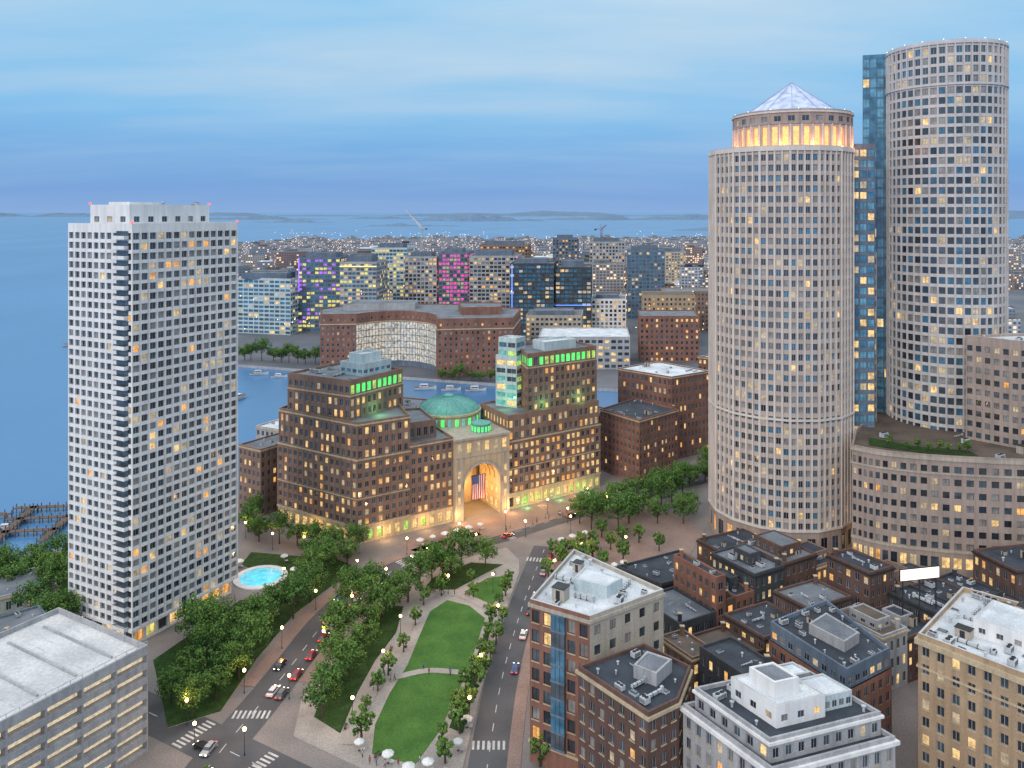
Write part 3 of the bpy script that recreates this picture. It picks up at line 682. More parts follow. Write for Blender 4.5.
def FP(a0,a1,b0,b1): return [FQ(a0,b1),FQ(a0,b0),FQ(a1,b0),FQ(a1,b1)]
F3=FP(0,1,0,1)
g3=S(bay=2.7,fl=3.5,wf=.5,hf=.6,rec=.3,lit=.1,sill=1)
B.block(F3,0,26.5,'grey_stone',g3,'dark_roof',parapet=.8);B.band(F3,25.9,.7,.5,'white_concrete')
F3b=FP(.06,.97,.10,.94);B.block(F3b,26.5,30,'grey_stone',S(bay=2.7,fl=3.3,wf=.5,hf=.6,lit=.15,rec=.25),'dark_roof',parapet=.7);B.band(F3b,29.6,.5,.35,'white_concrete')
pa=FP(.22,.62,.24,.74);pb_=FP(.66,.9,.3,.6);pc_=FP(.3,.5,.36,.64);pd_=FP(.64,.86,.68,.88)
B.block(pa,30,33.6,'white_concrete',S(bay=3,fl=3.4,wf=.4,hf=.4,lit=.1,rec=.15),'white_roof',part='plant_room',parapet=.35)
B.block(pb_,30,32.6,'pale_panel',S(bay=1.5,fl=2.4,wf=.7,hf=.6,lit=0,rec=.12),'white_roof',part='plant_room',parapet=.2);B.block(pc_,33.6,36.2,'white_concrete',None,'grey_roof',part='plant_room',parapet=.2);B.block(pd_,30,32.2,'grey_stone',None,'white_roof',part='plant_room',parapet=.2)
B.units(F3b,30,34,.5,1.0,avoid=[pa,pb_,pd_]);B.units(pa,33.6,5,.4,.7,avoid=[pc_]);B.finish()
B=Bld('tan_brick_building','tan brick building with lit windows and white cluttered roof','building',(104,172))
F4=[(85.8,169),(99.4,153.5),(126,173),(107,190)]
B.block(F4,0,30,'tan_brick',S(bay=2.8,fl=3.4,wf=.5,hf=.56,rec=.3,lit=.22,pal='hotel',sill=1),'white_roof',parapet=1.1);B.band(F4,28.9,1.1,.6,'cream_stone');B.band(F4,24,.4,.3,'cream_stone')
p1=[(98,170),(105,163),(114,170),(107,178)];B.block(p1,30,33.5,'white_concrete',S(bay=3,fl=3.2,wf=.4,hf=.4,lit=0),'white_roof',part='plant_room',parapet=.3);B.units(F4,30,34,.6,1.2,avoid=[p1]);B.finish()
B=Bld('low_office_building','low brick office building with blue grey attic and dark roof','building',(74,185))
F5=[(61,190),(71,169.5),(84.5,178),(79,201)]
B.block(F5,0,18.5,'red_brick',S(bay=2.8,fl=3.4,wf=.6,hf=.6,lit=.3,pal='hotel'));B.block(offs(F5,-.3),18.5,22,'blue_grey_panel',S(bay=2.6,fl=3.3,wf=.6,hf=.5,rec=.1,lit=.3,pal='office'),'dark_roof')
p1=[(69,186),(74,178),(79,182),(75,191)];B.block(p1,22,24.2,'grey_stone',None,'grey_roof',part='penthouse',parapet=.2);B.units(F5,22,24,.5,1,avoid=[p1]);B.finish()
def low(lbl,pts,h,wall,roof,n,lit=.4,pal='hotel',name='low_brick_building',fl=3.4,nind=60,group=None):
    cx=sum(p[0] for p in pts)/len(pts);cy=sum(p[1] for p in pts)/len(pts)
    B=Bld(name,lbl,'building',(cx,cy),nind=nind,group=group)
    B.block(pts,0,h,wall,S(bay=2.6,fl=fl,wf=.5,hf=.56,lit=lit,pal=pal,rec=.25),roof,parapet=.6)
    if R.random()<.5 or nind>50: B.band(pts,h-.5,.5,.3,'cream_stone' if wall not in('charcoal','dark_brick') else 'dark_metal')
    if n: B.units(pts,h,n,.45,.95)
    if h<30 and n:
        q=offs(pts,-1.6);ch=MB();p=q[R.randrange(len(q))];ch.box(p[0]-cx-.5,p[0]-cx+.5,p[1]-cy-.4,p[1]-cy+.4,h,h+2.2,wall);ch.box(p[0]-cx-.6,p[0]-cx+.6,p[1]-cy-.5,p[1]-cy+.5,h+2.2,h+2.4,'cream_stone');B.mesh(ch,'chimney')
        if nind<20 and R.random()<.45:
            c0_=Vector((cx,cy));f_=R.uniform(.35,.6);k_=[tuple(c0_+(Vector(p_)-c0_)*f_) for p_ in pts];B.block(k_,h,h+R.uniform(2.2,3.6),R.choice((wall,'grey_stone','charcoal')),S(bay=2.4,fl=2.2,wf=.5,hf=.5,lit=.2,rec=.12),roof,part='penthouse',parapet=.25)
    B.finish();return B
ph1=[(136,236),(140,222),(170,228),(168,243)];rest1=[(33,252),(45,240),(64,250),(55,264)];rest2=[(62,268),(70,254),(88,262),(80,277)]
keep=[F1,F2,F3,F4,F5,ph1,rest1,rest2,PD,circ(100.5,300,28,12)]
region=[(34,238),(37,198),(46,180),(60,166),(72,162),(86,176),(104,194),(132,192),(150,206),(140,232),(116,252),(98,264),(66,252),(56,238)]
walls=['red_brick','dark_brick','brown_brick','dark_brick','charcoal','dark_brick','charcoal','grey_stone'];roofs=['dark_roof','dark_roof','dark_roof','dark_roof','grey_roof','brown_roof']
PK=Vector((60,150));v0=-10;row=0
nblk=0
while v0<125:
    dep=R.uniform(11,18);u0=-60+R.uniform(0,6);ra=R.uniform(-.10,.10);e1=Vector((math.cos(.535+ra),math.sin(.535+ra)));e2=Vector((-math.sin(.535),math.cos(.535)))
    while u0<110:
        wd=R.uniform(6.5,17)
        for tr_ in (1,.72,.5):
            w2=wd*tr_;d2=dep*R.choice((1,1,.85))
            q=[tuple(PK+e1*x+e2*y) for x,y in((u0,v0),(u0+w2-.15,v0),(u0+w2-.15,v0+d2-.4),(u0,v0+d2-.4))]
            c_=tuple(PK+e1*(u0+w2/2)+e2*(v0+d2/2))
            ok=all(inside(p,region) for p in q+[c_])
            if ok:
                samp=[tuple(PK+e1*(u0+w2*s_)+e2*(v0+d2*t_)) for s_ in(0,.5,1) for t_ in(0,.33,.66,1)]
                ok=not any(inside(p,offs(k_,.8)) for k_ in keep for p in samp) and not any(inside(p,q) for k_ in keep for p in k_)
            if ok:
                h=R.choice((9,11,12.5,14,16,18,21))+R.uniform(-.6,.6);wl=R.choice(walls);low(f'narrow {wl.replace("_"," ")} block with flat cluttered roof in dense quarter',q,h,wl,R.choice(roofs),R.randint(4,9),lit=R.choice((.08,.15,.3,.4)),nind=16,group='dense quarter of low blocks');nblk+=1;break
        u0+=w2 if ok else 3
    row+=1;v0+=dep+(3.5 if row%2==0 else 0)+1.2
print('packed blocks',nblk)
low('low restaurant pavilion with dark roof and lit front',rest1,8,'charcoal','dark_roof',10,lit=.9,pal='shop')
low('low glass fronted restaurant with lit rooms',rest2,10,'dark_brick','dark_roof',10,lit=.9,pal='shop')
low('brick block near curved podium with lit upper floor',ph1,20,'dark_brick','dark_roof',12,lit=.35)
e=thing('illuminated_panel','glowing white panel standing above brick roofs','sign',(108,212,20.6),.2);mb=MB();mb.box(-6,6,-.15,.15,2,5.2,'dark_metal');mb.box(-5.8,5.8,-.17,-.151,2.2,5.0,'panel_glow');ob('panel',mb.mesh('panel'),e)
mb=MB();mb.box(-.15,.15,0,.12,-20.6,2,'dark_metal');sm=mb.mesh('support')
for x in(-5,0,5): ob('support',sm,e,(x,0,0))
low('brick waterside block with pale roof',[(-110,322),(-99,315),(-88,331),(-98,340)],26,'brown_brick','grey_roof',5,lit=.15)
low('small pale waterside building behind hotel',[(-112,350),(-98,343),(-90,356),(-104,364)],26,'grey_stone','white_roof',4,lit=.15)
low('red brick warehouse with white roof and tall windows',[(54,408),(77,386),(99,401),(78,426)],40,'red_brick','white_roof',12,lit=.12,fl=4.2)
low('dark brick low warehouse near tree lined street',[(41,372),(56,351.5),(77,371),(60,393)],28,'red_brick','dark_roof',14,lit=.15)
low('brick building with pale roof beyond warehouse',[(100,430),(120,415),(150,425),(135,450)],42,'red_brick','white_roof',6,lit=.15)
low('low quayside block beside the channel',[(20,392),(36,380),(50,396),(34,408)],22,'brown_brick','grey_roof',6,lit=.2)
low('low quayside block with pale roof beside channel',[(-60,350),(-36,342),(-30,362),(-56,372)],34,'brown_brick','grey_roof',6,lit=.2)
low('low shore house with grey roof',[(-166,250),(-154,237),(-140,246),(-150,260)],5,'grey_stone','grey_roof',4,lit=.4)
low('small blue grey plant house beside garage',[(-143,216),(-132,207),(-123,215),(-133,225)],9,'blue_grey_panel','grey_roof',5,lit=.3)
# ------------------------------------------------------------ across the channel
B=Bld('courthouse','red brick courthouse with curved glowing glass wall facing water','courthouse',(-75,610),nind=0)
CH=[(-153,640),(-145,604),(-118,606),(-110,616),(-99,623),(-87,625),(-75,621),(-64,612),(-57,600),(-54,578),(1,585),(7,640),(-28,670),(-130,680)]
cg=S(bay=2.4,fl=4.4,wf=.93,hf=.93,rec=.2,lit=1,pal='pale',frame='blue_grey_panel',mull=0,wall='blue_grey_panel',base=4)
cb=S(bay=4.0,fl=4.2,wf=.4,hf=.5,rec=.3,lit=.08,pal='office')
B.block(CH,0,35,'red_brick',cb,None,{2:cg,3:cg,4:cg,5:cg,6:cg,7:cg});B.block(CH,35,42,'red_brick',S(bay=5,fl=7,wf=.3,hf=.3,lit=.05),'grey_roof');B.band(CH,34.6,.8,.4,'cream_stone')
B.block([(-38,605),(-8,610),(-8,640),(-43,640)],42,47,'red_brick',None,'grey_roof',part='penthouse');B.block([(-133,630),(-78,640),(-78,665),(-128,665)],42,46,'grey_stone',None,'grey_roof',part='penthouse');B.finish()
def far(name,lbl,x0,x1,y,z,wall,st,d=40,roof='grey_roof',skew=0,cap=None,glowm=None):
    pts=[(x0,y+skew),(x1,y),(x1+5,y+d),(x0+5,y+d)]
    B=Bld(name,lbl,'building',((x0+x1)/2,y+d/2),nind=0);B.block(pts,0,z,wall,st,roof);
    if cap: B.block([(x0+6,y+8),(x1-6,y+8),(x1-4,y+d-8),(x0+8,y+d-8)],z,z+cap,'blue_grey_panel',None,'grey_roof',part='penthouse')
    if glowm:
        for g in glowm:
            mb=MB()
            if g[0]=='v':
                x=g[1];mb.box(x-.4-B.c.x,x+.4-B.c.x,y-.7-B.c.y,y-.1-B.c.y,g[2],g[3],g[4])
            else: mb.box(x0-.3-B.c.x,x1+.3-B.c.x,y-.7-B.c.y+0,y-.1-B.c.y,g[1],g[1]+.6,g[2])
            B.mesh(mb,'light_strip')
    B.finish()
fo=lambda **k:S(**{**dict(bay=4,fl=4.0,wf=.85,hf=.62,rec=.2,lit=.18,pal='glass',mull=0,frame='blue_grey_panel'),**k})
far('glass_office_block','low blue glass office block on the harbour edge',-272,-216,780,54,'pale_panel',fo(bay=6,hf=.6,lit=.2),roof='grey_roof',cap=5,skew=14)
far('glass_office_block','glass office block with purple and yellow lit floors',-214,-172,800,74,'blue_grey_panel',fo(pal='purple',lit=.45),cap=4,glowm=[('v',-213,40,74,'purple_glow')])
far('glass_office_block','glass office block with warm lit open floors',-170,-134,790,70,'grey_stone',fo(pal='yellow',lit=.3),cap=6,glowm=[('h',66,'yellow_glow')])
far('office_block','office block with yellow lit storeys',-158,-118,900,79,'pale_panel',fo(pal='yellow',lit=.5,bay=4),cap=4)
far('office_block','pale office block with regular lit windows',-114,-80,850,72,'grey_stone',fo(pal='office',lit=.3,wf=.7),cap=4)
far('hotel_block','hotel block with magenta lit facade',-78,-47,850,76,'blue_grey_panel',fo(pal='magenta',lit=.75,wf=.8,bay=4),cap=4)
far('office_block','white framed office block with red roof lights',-44,6,825,74,'grey_stone',fo(pal='office',lit=.25,wf=.78),cap=5,glowm=[('v',5,6,74,'magenta_glow')])
far('glass_office_block','dark glass office block with blue light lines',-2,40,765,70,'charcoal',fo(lit=.2,pal='glass'),cap=4,glowm=[('v',0,5,70,'blue_glow')])
far('glass_office_block','dark glass block with blue lit storeys',42,76,770,66,'charcoal',fo(lit=.2,pal='glass'),cap=6,glowm=[('h',30,'blue_glow')])
far('office_block','white and brick low office block',78,112,785,34,'white_concrete',fo(lit=.2,pal='office',wf=.6),cap=3)
far('apartment_block','grey apartment slab far across channel',97,141,1000,82,'grey_stone',fo(lit=.25,pal='office',wf=.6),cap=4)
far('apartment_block','dark apartment tower far across channel',130,172,900,76,'blue_grey_panel',fo(lit=.16,pal='glass',wf=.7),cap=4)
far('apartment_block','tall dark block behind glass offices',56,90,1100,83,'blue_grey_panel',fo(lit=.25,pal='office',wf=.6),cap=4)
far('brick_warehouse','brick warehouse row beyond channel',102,150,640,36,'red_brick',fo(lit=.2,pal='hotel',wf=.45,hf=.5,bay=4),roof='grey_roof')
far('brick_warehouse','pale brick warehouse beyond channel',118,165,720,44,'tan_brick',fo(lit=.2,pal='hotel',wf=.45,hf=.5,bay=4),roof='brown_roof')
far('exhibition_hall','low hall with long pale roof',20,90,610,24,'grey_stone',fo(lit=.3,pal='hotel',wf=.7,hf=.5,bay=5),roof='white_roof',d=50)
far('office_block','beige office block with warm windows beyond warehouses',200,250,1150,62,'beige_stone',fo(lit=.4,pal='hotel',wf=.6,hf=.5),cap=4)
far('office_block','red lit brick block beyond courthouse',-40,20,1000,78,'brown_brick',fo(lit=.35,pal='hotel',wf=.6,hf=.5),cap=4)
far('office_block','pale low office block behind courthouse',12,60,690,30,'beige_stone',fo(lit=.25,pal='hotel',wf=.6,hf=.5),cap=3)
far('brick_warehouse','long brick warehouse behind courthouse',150,220,800,40,'brown_brick',fo(lit=.2,pal='hotel',wf=.45,hf=.5,bay=4),roof='grey_roof')
cols=[(.26,.17,.15),(.36,.33,.31),(.42,.45,.50),(.20,.24,.30),(.32,.25,.22),(.46,.46,.48),(.16,.21,.30)]  # wall colours, some shifted blue-grey to stand in for distance haze
def farbox(mb_v,mb_f,mb_uv,mi,cx,cy,w,d,h,a):
    pts=rect(cx,cy,w,d,a)
    for i in range(4):
        p=pts[i];q=pts[(i+1)%4];L=w if i%2==0 else d;k=len(mb_v)
        mb_v+= [(*p,0),(*q,0),(*q,h),(*p,h)];mb_f.append((k,k+1,k+2,k+3));mb_uv+= [(0,0),(L,0),(L,h),(0,h)];mi.append(0)
    k=len(mb_v);mb_v+= [(*p,h) for p in pts];mb_f.append((k,k+1,k+2,k+3));mb_uv+=[(0,0)]*4;mi.append(1)
    if w>22:
        pts=rect(cx+R.uniform(-3,3),cy,w*.35,d*.4,a)
        for i in range(4):
            p=pts[i];q=pts[(i+1)%4];k=len(mb_v);mb_v+=[(*p,h),(*q,h),(*q,h+3.5),(*p,h+3.5)];mb_f.append((k,k+1,k+2,k+3));mb_uv+=[(0,0)]*4;mi.append(1)
        k=len(mb_v);mb_v+=[(*p,h+3.5) for p in pts];mb_f.append((k,k+1,k+2,k+3));mb_uv+=[(0,0)]*4;mi.append(1)
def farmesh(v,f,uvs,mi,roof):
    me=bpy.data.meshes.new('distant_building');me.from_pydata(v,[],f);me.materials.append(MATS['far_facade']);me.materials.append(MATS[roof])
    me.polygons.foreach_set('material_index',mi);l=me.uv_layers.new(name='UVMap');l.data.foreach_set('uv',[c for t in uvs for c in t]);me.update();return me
placed=[];tries=0
while len(placed)<850 and tries<30000:
    tries+=1
    Y=700*(3300/700)**(R.random()**.85);X=R.uniform(-.36,.30 if R.random()<.85 else .75)*Y
    if not inside((X,Y),offs(FAR,-30)): continue
    if Y<1180 and -300<X<260 and Y<960: continue
    w=R.uniform(20,70);d=R.uniform(16,50)
    if any(abs(X-a)<(w+c)/2+4 and abs(Y-b)<(d+e_)/2+8 for a,b,c,e_ in placed[-300:]): continue
    placed.append((X,Y,w,d))
placed.sort(key=lambda t:t[1])
vv,ff,uu,mm=[],[],[],[]
for i,(X,Y,w,d) in enumerate(placed):
    h=R.uniform(8,20) if R.random()<.75 else R.uniform(20,46)
    if Y<1700 and R.random()<.22: h=R.uniform(30,62)
    if Y>2400: h=min(h,24)
    a=R.choice((0,12,-8,30))
    if i<285:
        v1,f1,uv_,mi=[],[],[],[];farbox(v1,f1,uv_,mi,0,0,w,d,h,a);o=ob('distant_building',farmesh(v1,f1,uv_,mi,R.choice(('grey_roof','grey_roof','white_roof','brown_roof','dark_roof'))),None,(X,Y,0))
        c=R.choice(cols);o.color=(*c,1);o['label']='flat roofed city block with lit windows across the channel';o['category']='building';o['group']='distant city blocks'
    else: farbox(vv,ff,uu,mm,X,Y,w,d,h,a)
o=ob('distant_city',farmesh(vv,ff,uu,mm,'grey_roof'),None,kind='stuff',label='far off low city blocks with lit windows',category='buildings');o.color=(.36,.37,.42,1)  # grey-blue object colour carries the haze of the farthest blocks
mb=MB()
clus=[(R.uniform(-.3,.3),1000*(3.2)**R.random()) for _ in range(26)]
for i in range(2100):
    if i%2: 
        c_=R.choice(clus);Y=c_[1]+R.gauss(0,40);X=c_[0]*c_[1]+R.gauss(0,.03)*c_[1]
    else: Y=720*(3500/720)**R.random();X=R.uniform(-.36,.30 if R.random()<.85 else .75)*Y
    if not inside((X,Y),FAR): continue
    r=.28+Y/4600;z=R.uniform(8,22)+ (R.random()<.2)*25
    mb.rod((X,Y,z-r),(X,Y,z+r*.6),r*.7,r*.7,R.choice(('far_lamp','far_lamp','far_lamp','white_glow','red_glow' if R.random()<.3 else 'far_lamp')),5)
ob('distant_street_lamps',mb.mesh('distant_street_lamps'),None,kind='stuff',label='far off lit street lamps across the city',category='street lamps')
def crane(x,y,h,jl,a,col,lbl,th=1.0):
    e=thing('tower_crane',lbl,'crane',(x,y,0),a)
    mb=MB();k=1.2
    for dx in(-k,k):
        for dy in(-k,k): mb.rod((dx,dy,0),(dx,dy,h),.4*th,.4*th,col,4)
    n=int(h/5)
    for i in range(n):
        z=i*5;s_=1 if i%2 else -1;mb.rod((-k*s_,-k,z),(k*s_,-k,z+5),.25*th,.25*th,col,4);mb.rod((-k,-k*s_,z),(-k,k*s_,z+5),.25*th,.25*th,col,4)
    ob('mast',mb.mesh('mast'),e);mb=MB()
    t=Vector((jl*.8,0,h+jl*.6))
    for dy in(-k,k): mb.rod((0,dy,h),tuple(t+Vector((0,dy*.3,0))),.6*th,.5*th,col,4)
    mb.rod((0,0,h+2.5),tuple(t),.6*th,.5*th,col,4);mb.rod((0,0,h),(-10,0,h+1),.7*th,.7*th,col,4);mb.box(-12,-9,-1.2,1.2,h-1.5,h+.5,'dark_metal');mb.rod((-3,0,h+7),tuple(t),.12,.12,'dark_metal',4);mb.rod((0,0,h),(-3,0,h+7),.3,.25,col,4)
    ob('jib',mb.mesh('jib'),e)
crane(-152,1350,92,52,2.4,'frame_white','white luffing tower crane above distant blocks');crane(140,1250,93,11,.3,'red_brick','red tower crane above distant blocks',.6)
# ------------------------------------------------------------ trees
def tree_tpl(seed,h,r,dens=34,light_=.3):
    q=random.Random(seed);tr=MB()
    tr.rod((0,0,0),(.1,.05,h*.3),.26,.19,'bark',7);tr.rod((.1,.05,h*.3),(.0,.1,h*.62),.19,.1,'bark',6);tr.rod((0,.1,h*.62),(.1,0,h*.88),.1,.03,'bark',5)
    cl=[]
    for i in range(9):
        t=q.uniform(0,6.28);z0=h*q.uniform(.28,.6);L=r*q.uniform(.55,.9);e_=Vector((math.cos(t)*L,math.sin(t)*L,z0+h*q.uniform(.1,.3)));m_=Vector((math.cos(t)*L*.5,math.sin(t)*L*.5,z0+h*.05))
        tr.rod((0,.05,z0),tuple(m_),.1,.07,'bark',5);tr.rod(tuple(m_),tuple(e_),.07,.02,'bark',4);cl.append(e_)
    cr=MB()
    cz=h*.62
    while len(cl)<dens:
        v=Vector((q.gauss(0,1),q.gauss(0,1),q.gauss(0,1))).normalized()*(q.random()**.45)
        c=Vector((v.x*r*.92,v.y*r*.92,cz+v.z*h*.34))
        if c.z<h*.27: continue
        cl.append(c)
    for c in cl:
        rr=q.uniform(.7,1.25)*r*.27
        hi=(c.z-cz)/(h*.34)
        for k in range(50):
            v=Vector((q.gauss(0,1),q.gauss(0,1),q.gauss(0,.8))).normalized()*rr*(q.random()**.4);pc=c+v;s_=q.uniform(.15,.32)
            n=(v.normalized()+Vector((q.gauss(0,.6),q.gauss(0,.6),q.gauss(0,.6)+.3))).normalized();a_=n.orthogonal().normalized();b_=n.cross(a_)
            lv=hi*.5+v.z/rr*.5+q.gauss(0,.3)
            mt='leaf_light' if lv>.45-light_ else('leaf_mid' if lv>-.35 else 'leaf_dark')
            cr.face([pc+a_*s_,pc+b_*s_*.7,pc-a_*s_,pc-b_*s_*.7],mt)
    return tr.mesh('trunk'),cr.mesh('crown')
TP=[tree_tpl(1,10,4.6,48),tree_tpl(2,11,5.0,54),tree_tpl(3,9,4.2,42),tree_tpl(4,12,5.2,58,.1),tree_tpl(5,8.5,4.3,44,.2)]
TS=[tree_tpl(6,6,2.1,22,.6),tree_tpl(7,6.5,2.2,24,.5)]
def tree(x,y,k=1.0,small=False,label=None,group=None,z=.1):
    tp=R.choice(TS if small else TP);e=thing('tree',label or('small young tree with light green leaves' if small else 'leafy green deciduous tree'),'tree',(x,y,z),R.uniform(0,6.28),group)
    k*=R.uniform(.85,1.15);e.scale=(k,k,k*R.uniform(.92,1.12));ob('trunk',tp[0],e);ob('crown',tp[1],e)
big=[(-83,195),(-82,203),(-81,212),(-80,219),(-74,206),(-73,197),(-88,226),(-71,223.5),(-69,213),(-68,248),(-65,258),(-62,264),(-64.5,236),(-62,246),(-73,230),(-70,238),(-56,272),(-63,268),(-75,215),(-86,219),(-70,205),(-70,278),(-62,276),(-76,190),
 (-47.5,222),(-46,209),(-45,199),(-45,190),(-37,250),(-36,242),(-38,236),(-26,260),(-23,266),(-17,270),(-29,253),(-41,228),(-32,246),(-20,261),(-40,218),(-9,270),(-42,238),(-42,206),(-50,228),(-48,240),(-44,248)]
for x,y in big: tree(x,y,R.uniform(.95,1.2),group='park and street trees')
for x,y in((-92,291),(-84,289),(-77,287),(-70,284),(-63,281),(-99,300),(-101,312),(-95,297),(-55,281)): tree(x,y,.95,label='tree lit warm by street lamps before hotel',group='park and street trees')
sm_=[(-13,192),(-11.5,200),(-9.5,208),(-8,216),(-7,224),(-6,232),(-16,181),(-14.5,174),(-12,184),(-4,243),(-34,181),(-35,192),(-33.6,200),(-32,207),(-10.5,192),(-9,199),(-7.5,206),(-5.8,214),(-4.5,222),(-3,232),(-29.5,218),(-28,232),(-27,244),(-2,250),(-1,258),(-13,259),(-22,250),(-12,249)]
for x,y in sm_: tree(x,y,R.uniform(.75,1.15),True,group='young park trees')
for x,y in((14,279),(19,281),(24,284),(29,287),(17,270),(35,284),(20,262),(33,295),(24,270),(6,173),(-64,163.5),(-67,160),(12,262),(28,277),(40,290),(16,275),(22,277),(46,290),(52,283),(30,268),(38,274),(9,202),(10,212),(11,222),(12,232),(13,242),(14,251)): tree(x,y,1.15,True,group='young park trees')
for x,y in((26,308),(31,311),(36,318),(30,302),(42,322),(48,330),(56,336),(62,343),(72,338),(66,330),(78,352),(86,356),(50,318),(60,322),(70,318),(45,308),(90,368),(40,300),(56,308),(66,308)): tree(x,y,1.2,label='dense dark green street tree near warehouses',group='park and street trees')
for x,y in((-172,268),(-165,262),(-160,270),(-155,262),(-176,258),(-150,268),(-147,256),(-168,252),(-158,254),(-180,264),(-144,262),(-138,244),(-142,236),(-125,232),(-135,232),(-128,226)): tree(x,y,1.1,group='waterfront trees')
for i in range(14): tree(-218+i*8+R.uniform(-2,2),648-i*2.2+R.uniform(-4,4),1.35,label='tree on the far quay of the channel',group='far quay trees')
for i in range(8): tree(-50+i*7+R.uniform(-2,2),571-i*.8,.9,label='tree on the far quay of the channel',group='far quay trees')
for x,y in((125,266),(130,263),(136,261),(142,260),(148,260),(128,271),(134,264),(140,262),(146,261)): tree(x,y,.6,True,label='small tree in rooftop garden',group='roof garden trees',z=41.7)
# ------------------------------------------------------------ vehicles
def car_parts():
    b=bmesh.new();prof=[(-2.25,.35),(-2.3,.7),(-2.2,.95),(-1.5,1.02),(.95,.98),(1.9,.85),(2.25,.7),(2.3,.35)]
    vs=[b.verts.new((x,-.88,z)) for x,z in prof];f=b.faces.new(vs);r=bmesh.ops.extrude_face_region(b,geom=[f]);bmesh.ops.translate(b,verts=[v for v in r['geom'] if isinstance(v,bmesh.types.BMVert)],vec=(0,1.76,0))
    bmesh.ops.recalc_face_normals(b,faces=b.faces);bmesh.ops.bevel(b,geom=list(b.edges),offset=.07,segments=2,affect='EDGES')
    me=bpy.data.meshes.new('body');b.to_mesh(me);b.free();me.materials.append(MATS['car_paint'])
    g=MB();g.box(-1.75,1.15,-.8,.8,.98,1.42,'g_dark',tx=.5,ty=.14)
    r_=MB();r_.box(-1.28,.68,-.67,.67,1.42,1.48,'car_paint',tx=.06,ty=.05)
    w=MB();w.rod((0,-.11,0),(0,.11,0),.34,.34,'rubber',14);w.rod((0,-.13,0),(0,.13,0),.19,.19,'unit_metal',8)
    h=MB();h.box(-.04,.04,-.2,.2,-.08,.08,'head_glow');t=MB();t.box(-.04,.04,-.2,.2,-.08,.08,'tail_glow')
    return me,g.mesh('window'),r_.mesh('roof'),w.mesh('wheel'),h.mesh('headlight'),t.mesh('taillight')
CP=car_parts();CC={'white':(.75,.75,.75),'black':(.02,.02,.02),'silver':(.4,.42,.44),'red':(.35,.03,.03),'blue':(.04,.08,.25),'grey':(.12,.12,.13)}
def car(x,y,a,z=.015,col=None,st='driving'):
    cn=col or R.choice(list(CC));e=thing('car',f'{cn} saloon car {st}','car',(x,y,z),a,'cars on the streets');c=(*CC[cn],1)
    o=ob('body',CP[0],e);o.color=c;ob('window',CP[1],e);o=ob('roof',CP[2],e);o.color=c
    for wx in(-1.4,1.42):
        for wy in(-.8,.8): ob('wheel',CP[3],e,(wx,wy,.34))
    for wy in(-.6,.6): ob('headlight',CP[4],e,(2.29,wy,.66));ob('taillight',CP[5],e,(-2.29,wy,.78))
def cars_on(P,off,s0,s1,step,rev,st):
    s=s0
    while s<s1:
        p,d=at(P,s);n=Vector((d.y,-d.x));q=p+n*off;a=math.atan2(d.y,d.x)+(math.pi if rev else 0)
        car(q.x,q.y,a,st=st);s+=step*R.uniform(.75,1.6)
cars_on(LR,3.6,50,118,8,False,'parked at the kerb');cars_on(LR,1.0,20,165,34,False,'driving along the avenue');cars_on(LR,-2.6,28,170,26,True,'driving along the avenue')
cars_on(LR,2,170,230,20,False,'driving along the avenue');cars_on(RR,2.9,60,130,12,False,'parked at the kerb');cars_on(CR,-2.5,44,90,18,False,'waiting in side street')
# ------------------------------------------------------------ street lamps
lp=MB();lp.rod((0,0,0),(0,0,.5),.16,.12,'dark_metal',8);lp.rod((0,0,.5),(0,0,5.2),.08,.06,'dark_metal',6);lp.rod((0,0,5.2),(0,0,5.35),.2,.2,'dark_metal',8);lpm=lp.mesh('pole')
lg=MB();lg.lathe([(.12,5.35),(.34,5.5),(.42,5.78),(.3,6.05),(.02,6.15)],10,'lamp_glow');lgm=lg.mesh('lamp_globe')
def slamp(x,y,pw=330,z=.13):
    e=thing('street_lamp','lit globe street lamp on dark pole','street lamp',(x,y,z),0,'street lamps');ob('pole',lpm,e);ob('lamp_globe',lgm,e)
    if pw: light('lamp_light',(0,0,6.6),pw,(1,.50,.18),e,.25)
s=28
while s<225:
    p,d=at(LR,s);n=Vector((d.y,-d.x));
    for o_ in((6,-6)):
        q=p+n*o_
        slamp(q.x,q.y,800)
    s+=21
for x,y in((-37.5,188),(-33.5,208),(-31.5,226),(-20,251),(-6,252),(-10,188),(-8,206),(-4,232),(8.5,181),(7,199),(10,226),(14,262),(24,275),(40,281),(22,300),(-85,284),(-73,281),(-98,294),(-94,268),(-73,256),(35,236),(60,252),(-76,187)): slamp(x,y,750)
# pool
e=thing('swimming_pool','round turquoise swimming pool with pale paved deck','pool',(-82.5,262.5,0))
mb=MB();mb.lathe([(8.6,0),(8.6,.4),(6.6,.4),(6.6,.1)],40,'white_concrete');ob('deck',mb.mesh('deck'),e)
glass('pool_water',(.06,.5,.62),(.06,.72,.95),.5,rough=.4,lo=.85)
mb=MB();mb.face([(6.6*math.cos(2*math.pi*i/40),6.6*math.sin(2*math.pi*i/40),.28) for i in range(40)],'pool_water');ob('water_surface',mb.mesh('water_surface'),e)
